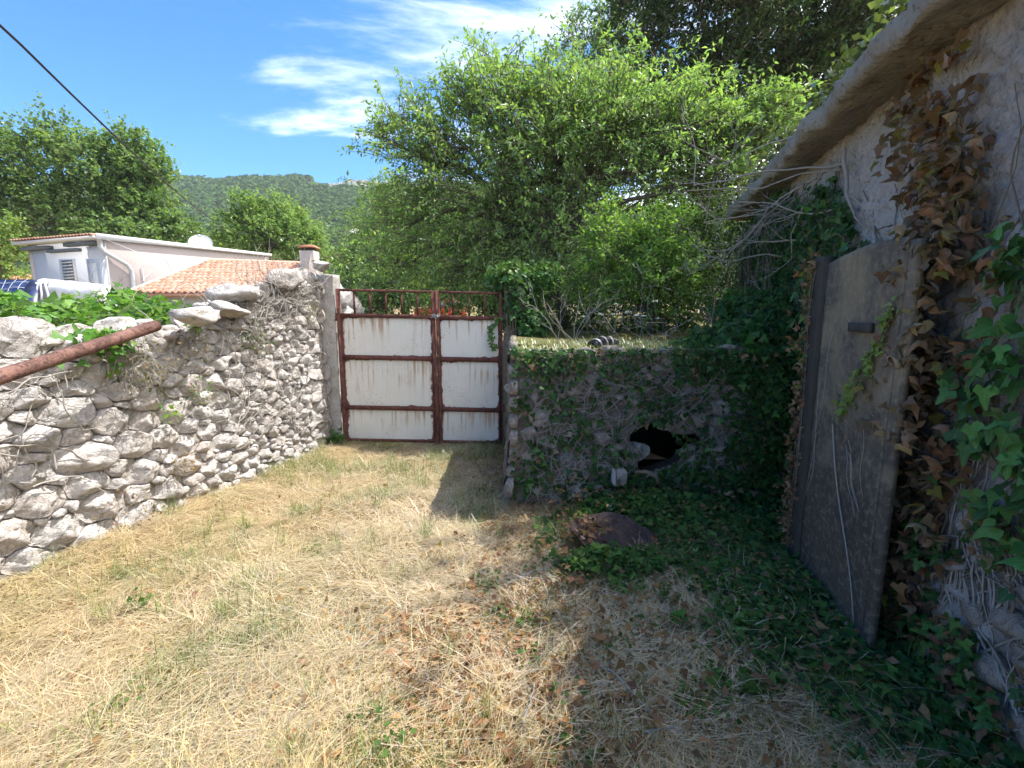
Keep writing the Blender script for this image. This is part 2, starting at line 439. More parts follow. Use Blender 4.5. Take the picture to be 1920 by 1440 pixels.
# hill
def hill_z(x, y):
    crest = 143 - 6 * np.clip((x + 250) / 170.0, 0, 1) - 40 * np.clip((x + 60) / 400.0, 0, 1) - 55 * np.clip((-x - 420) / 260.0, 0, 1)
    crest = crest + 1.5 * np.sin(x * 0.045) + 1.2 * np.sin(x * 0.11 + 1)
    t = np.clip((y - 130) / 390.0, 0, 1)
    s = t ** 1.15 * (0.78 + 0.22 * t)
    ridge = 5.0 * np.sin(x * 0.021 + y * 0.012) * t * (1 - t) * 2 + 3.0 * np.sin(x * 0.05 - y * 0.03 + 2) * t * (1 - t) * 2
    back = np.clip((y - 520) / 300.0, 0, 1)
    return 3.0 + (crest - 3.0) * s + ridge - 90 * back ** 1.5
hx = np.arange(-760, 761, 10.0); hy = np.arange(130, 821, 10.0)
HX, HY = np.meshgrid(hx, hy)
HZ = hill_z(HX, HY)
tag(mobj('hill', np.stack([HX, HY, HZ], -1).reshape(-1, 3), grid_faces(len(hx), len(hy)), M['hill'], smooth=True), kind='structure')

# icosphere template for far crowns
def ico(sub):
    import bmesh
    bm = bmesh.new(); bmesh.ops.create_icosphere(bm, subdivisions=sub, radius=1.0)
    V = np.array([v.co[:] for v in bm.verts]); F = np.array([[v.index for v in f.verts] for f in bm.faces]); bm.free()
    return V, F
N = 24000
fx = np.concatenate([rng.uniform(-430, 20, 20500), rng.uniform(-760, 760, N - 20500)])
fy = 132 + (524 - 132) * rng.uniform(0, 1, N) ** 0.85
fz = hill_z(fx, fy)
keep = ~((fy > 494) & (fx > -215) & (fx < -100)) & ~((np.abs(fx + 97) < 9) & (np.abs(fy - 300) < 16)) & ~((np.abs(fx + 128) < 4) & (np.abs(fy - 330) < 10))
fx, fy, fz = fx[keep], fy[keep], fz[keep]; N = len(fx)
K = 20
rad = rng.uniform(1.5, 3.6, N) * (0.75 + 0.25 * fy / 300)
dv = rng.normal(size=(N, K, 3)); dv /= np.linalg.norm(dv, axis=2)[:, :, None]
dv[:, :, 2] = np.abs(dv[:, :, 2]) * 1.25 - 0.15
cen = dv * (rad[:, None] * rng.uniform(0.55, 1.05, (N, K)))[:, :, None] + np.stack([fx, fy, fz + rad * 0.4], -1)[:, None]
t1 = np.cross(dv, rng.normal(size=(N, K, 3))); t1 /= np.linalg.norm(t1, axis=2)[:, :, None] + 1e-6
t2 = np.cross(dv, t1) + rng.normal(size=(N, K, 3)) * 0.25
sc = rad[:, None, None] * rng.uniform(0.35, 0.62, (N, K))[:, :, None]
FV = np.stack([cen + t1 * sc, cen - 0.5 * t1 * sc + 0.86 * t2 * sc, cen - 0.5 * t1 * sc - 0.86 * t2 * sc], 2)
fc = np.array([0.052, 0.098, 0.028])[None] * rng.uniform(0.6, 1.45, N)[:, None] + rng.uniform(0, 0.02, N)[:, None] * np.array([1.0, 0.9, 0.1])
tag(mobj('hill_forest', FV.reshape(-1, 3), np.arange(N * K * 3).reshape(-1, 3), M['foliage_far'], C=np.repeat(fc, K * 3, 0)), kind='stuff')
# cliff band and scree
cx_ = np.arange(-222, -96, 1.3); cv_ = np.linspace(0, 1, 9)
CX, CV = np.meshgrid(cx_, cv_)
CY = 509 + 4 * CV + 2.0 * np.array([fbm((a, b * 6, 0), 0.12, 4, 2) for a, b in zip(CX.ravel(), CV.ravel())]).reshape(CX.shape)
th = np.clip((CX + 222) / 60, 0, 1) * np.clip((-96 - CX) / 25, 0, 1)
CZ = hill_z(CX, 506 + 0 * CX) - 5 + CV * (5 + 9 * th + 2.0 * np.array([fbm((a, 0, 0), 0.16, 3, 4) for a in CX.ravel()]).reshape(CX.shape))
tag(mobj('rock_cliff', np.stack([CX, CY, CZ], -1).reshape(-1, 3), grid_faces(len(cx_), 9), M['cliff']), kind='structure')
def patch(name, cxp, cyp, rx, ry):
    a = np.linspace(0, 2 * math.pi, 28, endpoint=False)
    V = [[cxp, cyp, hill_z(np.array(cxp), np.array(cyp)) + 1.2]]
    F = []
    for k, q in enumerate(a):
        r = 1 + 0.35 * noise.noise(Vector((math.cos(q) * 2, math.sin(q) * 2, cxp)))
        x = cxp + rx * r * math.cos(q); y = cyp + ry * r * math.sin(q)
        V.append([x, y, float(hill_z(np.array(x), np.array(y))) + 0.8]); F.append([0, 1 + k, 1 + (k + 1) % 28])
    tag(mobj(name, np.array(V, float), np.array(F), M['cliff']), kind='structure')
patch('scree_slope', -97, 300, 8, 15)
patch('scree_slope', -128, 330, 2.5, 9)

# ------------------------------------------------------------------ rubble stonework
def throw_darts(inside, box, rfun, asp, n_try, overlap=0.86):
    """irregular packing; returns (u, v, r) in flattened space where u is divided by asp"""
    P = np.zeros((4000, 3)); n = 0
    stages = 7
    for st in range(stages):
        for _ in range(n_try // stages):
            u = random.uniform(box[0], box[1]); v = random.uniform(box[2], box[3])
            if not inside(u, v): continue
            r = rfun(u, v) * (1.35 - 0.95 * (st / (stages - 1)) ** 0.8) * random.uniform(0.85, 1.15)
            q = P[:n]
            if n and ((q[:, 0] - u / asp) ** 2 + (q[:, 1] - v) ** 2 < (overlap * (q[:, 2] + r)) ** 2).any(): continue
            P[n] = (u / asp, v, r); n += 1
            if n >= 4000: return P[:n]
    return P[:n]

def clip(poly, a, b, c):
    """keep a*x+b*y<=c"""
    out = []
    m = len(poly)
    for i in range(m):
        p, q = poly[i], poly[(i + 1) % m]
        dp = a * p[0] + b * p[1] - c; dq = a * q[0] + b * q[1] - c
        if dp <= 0: out.append(p)
        if dp * dq < 0:
            t = dp / (dp - dq); out.append((p[0] + (q[0] - p[0]) * t, p[1] + (q[1] - p[1]) * t))
    return out

def cells(P, asp, maxr=2.0):
    res = []
    for i in range(len(P)):
        x, y, r = P[i]
        R0 = r * maxr
        poly = [(x + R0 * math.cos(k * math.pi / 6), y + R0 * math.sin(k * math.pi / 6)) for k in range(12)]
        d2 = (P[:, 0] - x) ** 2 + (P[:, 1] - y) ** 2
        for j in np.argsort(d2)[1:26]:
            dx, dy = P[j, 0] - x, P[j, 1] - y
            # power-diagram bisector
            c = (P[j, 0] ** 2 + P[j, 1] ** 2 - P[j, 2] ** 2 - x * x - y * y + r * r) / 2
            poly = clip(poly, dx, dy, c)
            if len(poly) < 3: break
        if len(poly) >= 3:
            res.append((np.array([(a * asp, b) for a, b in poly]), r))
    return res

def stone_mesh(poly, r, frame, depth, gap, segs=20, rings=(1.0, 1.0, 0.965, 0.86, 0.68, 0.42), emb=0.07, rough=0.26):
    """a stone with a chipped, faceted face; frame = (O, U, V, N) maps (u,v,h) into the world"""
    O, U, Vv, Nn = frame
    c = poly.mean(0)
    # resample the outline, knocking its corners off
    q = poly
    d = np.linalg.norm(np.roll(q, -1, 0) - q, axis=1); cum = np.concatenate([[0], np.cumsum(d)])
    s = (np.arange(segs) + 0.5 * random.random()) / segs * cum[-1]
    o = np.stack([np.interp(s, cum, np.append(q[:, k], q[0, k])) for k in (0, 1)], 1)
    o = 0.92 * o + 0.04 * np.roll(o, 1, 0) + 0.04 * np.roll(o, -1, 0)
    rel = o - c
    ln = np.linalg.norm(rel, axis=1)
    rel *= np.clip((ln - gap) / (ln + 1e-9), 0.3, 1)[:, None]
    sd = random.uniform(0, 99)
    size = max(0.02, np.abs(rel).mean() * 1.3)
    rel *= (1 + 0.10 * np.array([noise.noise(Vector((a * 1.2 / size, b * 1.2 / size, sd))) + 0.6 * noise.noise(Vector((a * 3.5 / size, b * 3.5 / size, sd))) for a, b in rel]))[:, None]
    planes = []
    t0 = random.uniform(0, 6.28)
    planes.append((random.uniform(-.30, .30), random.uniform(-.40, .25), depth))
    for kk in range(random.randint(2, 4)):
        t = t0 + kk * 1.9 + random.uniform(-.6, .6); g = random.uniform(0.5, 1.7); off = size * random.uniform(0.30, 0.85)
        planes.append((-g * math.cos(t), -g * math.sin(t), depth * random.uniform(0.95, 1.1) + g * off * 0.6))
    V = []
    for k, f in enumerate(rings):
        for a, b in rel:
            x, y = a * f, b * f
            if k == 0: h = -emb
            else:
                h = max(-0.35 * depth, min(pa * x + pb * y + pd for pa, pb, pd in planes))
                n1 = noise.noise(Vector((x * 1.1 / size + sd, y * 1.6 / size, sd)))
                n2 = abs(noise.noise(Vector((x * 2.6 / size, y * 3.6 / size + sd, sd))))
                n3 = noise.noise(Vector((x * 6 / size, y * 8 / size + sd, sd)))
                vd = noise.voronoi(Vector((x * 1.5 / size + sd, y * 1.9 / size, sd)))[0]
                h += size * rough * (0.5 * n1 - 0.5 * n2 + 0.22 * n3 + 0.8 * min(0.5, vd[1] - vd[0]) - 0.3)
                if k == 1: h = h * 0.85 - 0.06 * depth
            V.append((x + c[0] + (size * 0.03 * random.uniform(-1, 1) if k > 1 else 0), y + c[1] + (size * 0.03 * random.uniform(-1, 1) if k > 1 else 0), h))
    h = min(pd for _, _, pd in planes)
    V.append((c[0], c[1], h - size * rough * 0.2))
    V = np.array(V); n = segs
    Q = []
    for k in range(len(rings) - 1):
        i = np.arange(n); j = (i + 1) % n
        Q.append(np.stack([k * n + i, k * n + j, (k + 1) * n + j, (k + 1) * n + i], -1))
    k = len(rings) - 1; i = np.arange(n)
    T = np.stack([k * n + i, k * n + (i + 1) % n, np.full(n, (k + 1) * n)], -1)
    if callable(O): base = O(V[:, 0], V[:, 1])
    else: base = np.asarray(O)[None] + V[:, 0:1] * np.asarray(U) + V[:, 1:2] * np.asarray(Vv)
    return base + V[:, 2:3] * np.asarray(Nn), np.concatenate(Q), T

def lay_stones(parent, P, frame, asp, depth_fun, gap, mat, cap=300, maxr=2.0, skip=None, small_name='small_stones', minseg=10, umax=None):
    cs = cells(P, asp, maxr)
    if umax is not None:
        cs = [(clip([tuple(q) for q in p_], 1, 0, umax), r_) for p_, r_ in cs]
        cs = [(np.array(p_), r_) for p_, r_ in cs if len(p_) >= 3]
    def area(p): x, y = p[:, 0], p[:, 1]; return abs((x * np.roll(y, -1) - y * np.roll(x, -1)).sum()) / 2
    cs.sort(key=lambda t: -area(t[0]))
    rest = Geo(); k = 0
    for poly, r in cs:
        c = poly.mean(0)
        if skip and skip(c[0], c[1], r): continue
        big = k < cap
        V, Q, T = stone_mesh(poly, r, frame, depth_fun(c[0], c[1], r), gap(r), 26 if big and r > 0.07 else (18 if big else minseg),
                             (1.0, 1.0, 0.97, 0.88, 0.74, 0.56, 0.36, 0.17) if big and r > 0.07 else (1.0, 1.0, 0.965, 0.83, 0.6, 0.3) if big else (1.0, 1.0, 0.93, 0.6))
        if big:
            mobj('stone', V, [Q, T], mat, parent)
        else:
            n0 = rest.n; rest.V.append(V); rest.Q.append(Q + n0); rest.T.append(T + n0); rest.n += len(V)
        k += 1
    if rest.n: tag(rest.build(small_name, mat, parent), kind='stuff')
    return k

# ---- left boundary wall
LW0 = np.array([-3.30, 2.76, 0.0]); LU = np.array([0.2595, 0.9657, 0.0]); LN = np.array([0.9657, -0.2595, 0.0]); ZU = np.array([0, 0, 1.0])
_s = [-5, -1.2, 0.2, 0.5, 0.82, 1.19, 1.44, 1.77, 2.09, 2.54, 2.97, 3.25, 3.6]
_z = [1.66, 1.62, 1.60, 1.58, 1.55, 1.58, 1.64, 1.76, 1.88, 2.02, 2.08, 2.22, 2.24]
def ltop(s): return float(np.interp(s, _s, _z))
def ltop_n(s): return ltop(s) + 0.05 * noise.noise(Vector((s * 4.0, 0.3, 1.1)))
LEND = 3.36
lw = thing('dry_stone_wall', 'long pale limestone rubble wall with dead vine stems, on the left of the grassy lane', 'wall', tuple(LW0))
us = np.linspace(-2.6, LEND, 230); vs = np.linspace(0, 1, 80)
UU, VV = np.meshgrid(us, vs)
tops = np.array([ltop_n(s) for s in us])
ZZ = -0.15 + VV * (tops[None] - 0.05 + 0.15)
f = np.array([fbm((a, b, 0), 5.0, 5, 4.2) for a, b in zip(UU.ravel(), ZZ.ravel())]).reshape(UU.shape)
rise = np.clip((UU - 1.3) / 1.2, 0, 1)
H_ = -0.036 + 0.026 * f + rise * 0.012
def lw_batter(v): return 0.06 * (1 - np.clip(v / 1.6, 0, 1.2))
core = LW0 + UU[..., None] * LU + ZZ[..., None] * ZU + (H_ + lw_batter(ZZ))[..., None] * LN
top_back = core[-1] - LN * 0.48 + ZU * 0.02
top_mid = core[-1] - LN * 0.24 + ZU * 0.05
low_back = core[0] - LN * 0.5
V = np.concatenate([core.reshape(-1, 3), top_mid, top_back, low_back]); nu = len(us)
GFc = grid_faces(nu, 83)
# end cap
ends = [r * nu + nu - 1 for r in range(83)]
capf = [[ends[k], ends[82], ends[k + 1]] for k in range(0, 81)]
mobj('wall_core', V, [GFc, np.array(capf)], M['mortar'], lw)
def l_r(u, v):
    t = min(1, max(0, (u - 1.2) / 1.3))
    base = 0.080 * (1 - t) + 0.047 * t
    if v < 0.3: base *= 0.9
    return base
PL = throw_darts(lambda u, v: -0.02 < v < ltop(u) - 0.03, (-0.7, LEND - 0.03, -0.02, 2.3), l_r, 1.6, 30000)
LF = (lambda u, v: LW0[None] + u[:, None] * LU + v[:, None] * ZU + lw_batter(v)[:, None] * LN, LU, ZU, LN)
lay_stones(lw, PL, LF, 1.5, lambda u, v, r: random.uniform(0.025, 0.06) * (0.65 + 5.0 * r), lambda r: 0.002 + 0.025 * r, M['stone'], 300, 2.1, umax=LEND)
# end face of the wall beside the gate post
EO = LW0 + LU * (LEND - 0.01)
PE = throw_darts(lambda u, v: True, (-0.46, -0.08, 0, 2.14), lambda u, v: 0.06, 1.3, 900)
geo = Geo()
for poly, r in cells(PE, 1.3, 1.7):
    V, Q, T = stone_mesh(poly, r, (EO, LN, ZU, LU), 0.012, 0.006, 10, (1.0, 1.0, 0.93, 0.6), emb=0.03)
    n0 = geo.n; geo.V.append(V); geo.Q.append(Q + n0); geo.T.append(T + n0); geo.n += len(V)
tag(geo.build('end_stones', M['stone'], lw), kind='stuff')
# coping rubble: irregular stones along the top, part of the wall
def boulder(size, seed, sub=3, flat=0.7):
    V, F = ico(sub)
    V = V.copy()
    r2 = random.Random(seed)
    pl = [(Vector((r2.gauss(0, 1), r2.gauss(0, 1), r2.gauss(0, 1))).normalized(), r2.uniform(0.45, 0.8)) for _ in range(11)]
    out = []
    for v in V:
        d = Vector(v)
        t = min([1.05] + [h / max(1e-6, d.dot(n)) for n, h in pl if d.dot(n) > 0.05])
        t *= 1 + 0.16 * noise.noise(d * 1.7 + Vector((seed, 0, 0))) - 0.16 * abs(noise.noise(d * 4.2 + Vector((0, seed, 0)))) + 0.05 * noise.noise(d * 11 + Vector((0, seed, 3)))
        out.append(d * t * 1.2)
    return np.array([(p.x * size[0], p.y * size[1], p.z * size[2]) for p in out]), F
s = -0.9; k = 0
while s < LEND - 0.1:
    w = random.uniform(0.10, 0.22) if s < 2.4 else random.uniform(0.08, 0.16)
    for back in (0.10, 0.34):
        V, F = boulder((w * 0.62, random.uniform(0.13, 0.17), random.uniform(0.035, 0.06)), 50 + k, 3); k += 1
        a = math.atan2(LU[1], LU[0]) + random.uniform(-.3, .3)
        Rm = np.array([[math.cos(a), -math.sin(a), 0], [math.sin(a), math.cos(a), 0], [0, 0, 1]])
        mobj('stone', V @ Rm.T + LW0 + LU * (s + w / 2) - LN * back + ZU * (ltop(s + w / 2) - 0.02), F, M['stone'], lw)
    s += w
# loose boulders lying on top of the wall
def loose(label, px, py, Y, size, seed, rot=0.3, name='boulder', hollow=False):
    V, F = boulder(size, seed, 3)
    if hollow:
        d = np.exp(-(((V[:, 0] - 0.05) / 0.09) ** 2 + (V[:, 1] / 0.08) ** 2)); V[:, 2] -= np.where(V[:, 2] > 0, d * 0.07, 0)
    a = math.atan2(LU[1], LU[0]) + rot
    Rm = np.array([[math.cos(a), -math.sin(a), 0], [math.sin(a), math.cos(a), 0], [0, 0, 1]])
    me = mesh(name, V @ Rm.T, F, M['stone']); o = link(name, me); o.location = at(px, py, Y)
    return tag(o, label, 'stone', 'loose stones on the wall top')
loose('flat white block at the lower end of the stone wall ramp, nearest the creeper', 372, 592, 4.05, (0.24, 0.17, 0.085), 3)
loose('hollowed grey stone below the tiled roof, on the rising wall top', 445, 549, 4.72, (0.25, 0.19, 0.115), 8, 0.1, hollow=True)
loose('long slab of pale stone sloping between the white block and the hollowed stone', 425, 580, 4.45, (0.26, 0.15, 0.075), 12, 0.15)
loose('bulky white stone halfway up, resting in the thicket of dead stems', 540, 528, 5.40, (0.26, 0.20, 0.125), 15, 0.2)
loose('topmost white stone perched on the wall end in front of the chimney', 600, 498, 5.90, (0.12, 0.11, 0.075), 21, 0.5)

# ---- right: cistern with a broken opening
CX0, CX1, CY0, CZ = -0.02, 2.70, 4.12, 1.40
cis = thing('stone_cistern', 'low ruined rubble cistern smothered in ivy with a black hole broken in its front', 'cistern', (1.3, CY0, 0))
HC, HR = (1.36, 0.56), (0.275, 0.20)
def in_hole(u, v, grow=1.0):
    a = math.atan2((v - HC[1]) / HR[1], (u - HC[0]) / HR[0])
    rr = grow * (1 + 0.22 * math.sin(3 * a + 1) + 0.12 * math.sin(5 * a))
    return ((u - HC[0]) / HR[0]) ** 2 + ((v - HC[1]) / HR[1]) ** 2 < rr * rr
us = np.linspace(CX0, CX1, 150); vs = np.linspace(-0.1, CZ, 84)
UU, VV = np.meshgrid(us, vs)
f = np.array([fbm((a, b, 3), 4.0, 5, 9.2) for a, b in zip(UU.ravel(), VV.ravel())]).reshape(UU.shape)
D = 0.05 * f + 0.06 * np.clip(1 - VV / 0.6, 0, 1)
CV_ = np.stack([UU, CY0 - D, VV], -1).reshape(-1, 3)
FF = grid_faces(150, 84)
cen = CV_[FF].mean(1)
FF = FF[[not in_hole(c[0], c[2]) for c in cen]]
# side (lane side), top ledge
sy = np.linspace(CY0, 6.0, 70); SY, SV = np.meshgrid(sy, vs)
fs = np.array([fbm((a, b, 7), 4.0, 5, 2.2) for a, b in zip(SY.ravel(), SV.ravel())]).reshape(SY.shape)
SVs = np.stack([CX0 - 0.05 * fs - 0.06 * np.clip(1 - SV / 0.6, 0, 1), SY, SV], -1).reshape(-1, 3)
tu, tvv = np.meshgrid(np.linspace(CX0, CX1, 80), np.linspace(CY0 - 0.01, 4.6, 14))
ft = np.array([fbm((a, b, 1), 3.0, 4, 6.2) for a, b in zip(tu.ravel(), tvv.ravel())]).reshape(tu.shape)
TVs = np.stack([tu, tvv, CZ + 0.03 * ft + 0.06 * (tvv - CY0)], -1).reshape(-1, 3)
n1_, n2_ = len(CV_), len(CV_) + len(SVs)
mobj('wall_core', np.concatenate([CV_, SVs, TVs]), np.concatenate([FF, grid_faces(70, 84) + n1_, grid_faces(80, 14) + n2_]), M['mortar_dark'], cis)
# the dark chamber seen through the hole: an open-fronted box with the hole's shade put into its black colour
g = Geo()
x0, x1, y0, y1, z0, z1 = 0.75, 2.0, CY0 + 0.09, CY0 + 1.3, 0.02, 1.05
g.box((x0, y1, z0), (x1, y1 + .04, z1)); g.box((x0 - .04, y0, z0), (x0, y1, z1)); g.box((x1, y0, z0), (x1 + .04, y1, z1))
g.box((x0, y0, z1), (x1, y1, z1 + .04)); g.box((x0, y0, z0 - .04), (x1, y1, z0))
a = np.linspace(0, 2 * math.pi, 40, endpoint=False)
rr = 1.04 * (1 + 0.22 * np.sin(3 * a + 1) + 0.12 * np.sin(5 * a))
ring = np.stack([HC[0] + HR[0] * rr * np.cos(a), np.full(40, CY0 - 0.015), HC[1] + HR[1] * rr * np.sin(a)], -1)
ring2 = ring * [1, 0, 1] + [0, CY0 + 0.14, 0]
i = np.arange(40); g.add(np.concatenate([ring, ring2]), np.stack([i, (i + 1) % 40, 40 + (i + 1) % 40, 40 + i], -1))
g.build('chamber', mat_plain('hole_shade_dark', (0.035, 0.03, 0.025), 0.95, 0, .3), cis)
PC = throw_darts(lambda u, v: v < CZ - 0.02, (CX0 + 0.02, CX1 - 0.05, 0.0, CZ), lambda u, v: 0.062 if u < 2.0 else 0.05, 1.4, 15000)
lay_stones(cis, PC, (lambda u, v: np.stack([u, CY0 - 0.06 * np.clip(1 - v / 0.6, 0, 1), v], -1), (1, 0, 0), ZU, np.array([0, -1.0, 0])), 1.4,
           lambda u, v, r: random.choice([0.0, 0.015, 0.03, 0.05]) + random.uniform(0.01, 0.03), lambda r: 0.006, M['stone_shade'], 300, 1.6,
           skip=lambda u, v, r: u < CX0 + 0.09 or in_hole(u, v, 1.12) or (random.random() < 0.22))
PS = throw_darts(lambda u, v: True, (CY0 + 0.03, 5.9, 0.0, CZ), lambda u, v: 0.06, 1.4, 3000)
geo = Geo()
for poly, r in cells(PS, 1.4, 1.6):
    V, Q, T = stone_mesh(poly, r, (lambda u, v: np.stack([CX0 - 0.06 * np.clip(1 - v / 0.6, 0, 1), u, v], -1), None, None, np.array([-1.0, 0, 0])), random.uniform(0.0, 0.018), 0.006, 10, (1.0, 1.0, 0.93, 0.6))
    n0 = geo.n; geo.V.append(V); geo.Q.append(Q + n0); geo.T.append(T + n0); geo.n += len(V)
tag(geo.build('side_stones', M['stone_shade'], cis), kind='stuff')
# broken lintel edges round the hole
for (px, py, w, h, sd) in ((1350, 845, 0.14, 0.03, 7), (1405, 846, 0.12, 0.025, 9)):
    V, F = boulder((w, 0.10, h), sd, 2)
    mobj('stone', V + at(px, py - 6, CY0 - 0.03), F, M['stone_shade'], cis)

# ---- right: old building with a concrete eave
BX0, BK = 1.52, 0.27
def bwall(y, z, off=0.0): return np.array([BX0 + BK * y, y, z]) + off * np.array([-0.9654, 0.2607, 0])
BN = np.array([-0.9654, 0.2607, 0.0])
bld = thing('old_building', 'derelict building with rough pinkish plaster wall and thick concrete eave, overgrown with ivy', 'building', (2.3, 2.5, 0))
yb = np.concatenate([np.arange(-2, 1.2, 0.1), np.arange(1.2, 4.4, 0.0165), np.arange(4.4, 6.75, 0.04)]); zb = np.arange(-0.1, 3.12, 0.0175)
YB, ZB = np.meshgrid(yb, zb)
pts = np.stack([YB.ravel(), ZB.ravel()], -1)
def rockrelief(a, b):
    base = 0.040 * noise.fractal(Vector((a * 2.2, b * 2.6, 2.0)), 0.7, 2.1, 6)
    v = noise.voronoi(Vector((a * 7.5, b * 9.5, 1.0)))[0]
    crack = (v[1] - v[0])
    k = noise.noise(Vector((a * 1.3 + 4, b * 1.3, 0)))
    low = max(0.0, min(1.0, (0.95 - b) / 0.5))
    st = max(low, max(0.0, min(1.0, (k - 0.15) * 4)))
    rid = abs(noise.noise(Vector((a * 9 + 3, b * 14, 3)))) + 0.6 * abs(noise.noise(Vector((a * 21, b * 30, 5))))
    return base + st * (0.035 * min(1.0, crack * 2.2) - 0.02) + 0.008 * noise.noise(Vector((a * 40, b * 40, 0))) - 0.026 * rid + 0.008 * noise.noise(Vector((a * 85, b * 85, 0)))
RL = np.array([rockrelief(a, b) for a, b in pts]).reshape(YB.shape)
BV = np.stack([BX0 + BK * YB, YB, ZB], -1) + RL[..., None] * BN
mobj('plaster_wall', BV.reshape(-1, 3), grid_faces(len(yb), len(zb)), M['plaster'], bld)
g = Geo()
c = [bwall(-2, 0, -0.02), bwall(6.74, 0, -0.02), bwall(6.74, 0, -4.0), bwall(-2, 0, -4.0)]
Vb = np.array([q + [0, 0, z] for z in (-0.1, 3.16) for q in c])
g.add(Vb, [[1, 2, 6, 5], [2, 3, 7, 6], [3, 0, 4, 7], [4, 5, 6, 7]])
g.build('side_walls', M['plaster'], bld)
# eave: rough cast slab swept along the wall
ye = np.concatenate([np.arange(-2, 1.2, 0.2), np.arange(1.2, 6.8, 0.022)])
prof = np.array([(-0.6, 3.105), (0.02, 3.10), (0.07, 3.09), (0.12, 3.085), (0.17, 3.08), (0.22, 3.08), (0.265, 3.08), (0.295, 3.09), (0.303, 3.12), (0.306, 3.15), (0.302, 3.18), (0.295, 3.21), (0.28, 3.238), (0.2, 3.25), (0.05, 3.265), (-0.6, 3.29)])
EV = []
for y in ye:
    for o, z in prof:
        n = noise.fractal(Vector((y * 3.0, o * 4, z * 4)), 0.7, 2.1, 6) - 0.8 * abs(noise.noise(Vector((y * 11, o * 9, z * 16))))
        n += 0.5 * (noise.noise(Vector((y * 1.4, 2.0, 3.0))) > 0.22) * noise.noise(Vector((y * 5, z * 6, 1)))
        amp = 0.042 if 0.0 < o else 0.0
        EV.append(bwall(y, z + amp * 0.7 * n, o + amp * n))
i = (np.arange(len(ye) - 1)[:, None] * 16 + np.arange(15)[None]).ravel()
capT = np.array([[(len(ye) - 1) * 16 + 0, (len(ye) - 1) * 16 + k, (len(ye) - 1) * 16 + k + 1] for k in range(1, 15)])
mobj('eave', np.array(EV), [np.stack([i, i + 1, i + 17, i + 16], -1), capT], M['eave'], bld)
# stones showing where plaster has come away near the foot of the wall
for k, (y, z, w, h) in enumerate(((1.30, 0.30, 0.16, 0.10), (1.52, 0.42, 0.12, 0.08), (1.25, 0.62, 0.13, 0.09), (1.68, 0.55, 0.11, 0.06), (1.45, 0.18, 0.17, 0.11), (1.72, 0.30, 0.11, 0.08), (1.55, 0.72, 0.10, 0.06), (1.85, 0.45, 0.09, 0.06),
                                  (1.9, 0.22, 0.10, 0.07), (2.0, 0.62, 0.08, 0.05))):
    V, F = boulder((w, 0.05, h), 200 + k, 2)
    a = math.atan2(1, BK)
    Rm = np.array([[math.cos(a), -math.sin(a), 0], [math.sin(a), math.cos(a), 0], [0, 0, 1]])
    mobj('stone', V @ Rm.T + bwall(y, z, 0.0), F, M['stone_shade'], bld)

# ------------------------------------------------------------------ gate and its posts
GY = 6.09
def post(name, label, x0, x1, y0, y1, h, seed, mat):
    nu_, nv_ = 14, 70
    V = []; 
    for k in range(nv_):
        z = -0.1 + (h + 0.1) * k / (nv_ - 1)
        for j in range(nu_ * 4):
            side, t = divmod(j, nu_); t /= nu_
            cxx = [x0 + (x1 - x0) * t, x1, x1 - (x1 - x0) * t, x0][side]; cyy = [y0, y0 + (y1 - y0) * t, y1, y1 - (y1 - y0) * t][side]
            n = 0.016 * noise.fractal(Vector((cxx * 7 + seed, cyy * 7, z * 7)), 0.8, 2.0, 5)
            dx, dy = cxx - (x0 + x1) / 2, cyy - (y0 + y1) / 2
            l = math.hypot(dx, dy)
            V.append((cxx + n * dx / l, cyy + n * dy / l, z + (0.02 * noise.noise(Vector((cxx * 9, cyy * 9, seed))) if k == nv_ - 1 else 0)))
    w = nu_ * 4
    i = np.arange(w)
    Q = np.concatenate([np.stack([k * w + i, k * w + (i + 1) % w, (k + 1) * w + (i + 1) % w, (k + 1) * w + i], -1) for k in range(nv_ - 1)])
    V.append(((x0 + x1) / 2, (y0 + y1) / 2, h + 0.01))
    T = np.stack([(nv_ - 1) * w + i, (nv_ - 1) * w + (i + 1) % w, np.full(w, len(V) - 1)], -1)
    o = mobj(name, np.array(V), [Q, T], mat)
    return tag(o, label, 'post', 'gate posts')
post('gate_post', 'narrow bare grey concrete post between the rubble wall and the left gate leaf', -2.50, -2.29, 6.06, 6.30, 2.26, 1, M['concrete'])
post('gate_post', 'post right of the gate, coloured dark for its shadow, its head buried in ivy', -0.10, 0.16, 6.06, 6.45, 2.30, 5, M['mortar_dark'])  # dark mortar colour stands in for the shadow on this post

# wall carrying on behind the gate, seen between the bars
bw = thing('stub_wall', 'short stone wall with sloping top behind the left end of the gate bars', 'wall', (-2.6, 6.9, 0))
g = Geo()
for k in range(5):
    y = 6.45 + k * 0.2; h = 2.24 - 0.08 * k
    V, F = boulder((0.28, 0.17, 0.2), 400 + k, 2); g.add(V + [-2.62 + 0.03 * k, y, h - 0.15], F)
    V, F = boulder((0.28, 0.17, 0.25), 440 + k, 2); g.add(V + [-2.60 + 0.03 * k, y + .1, h - 0.5], F)
g.build('stonework', M['stone'], bw)
g = Geo(); g.box((-2.85, 6.32, -0.1), (-2.46, 7.4, 1.85)); g.build('wall_core', M['mortar'], bw)

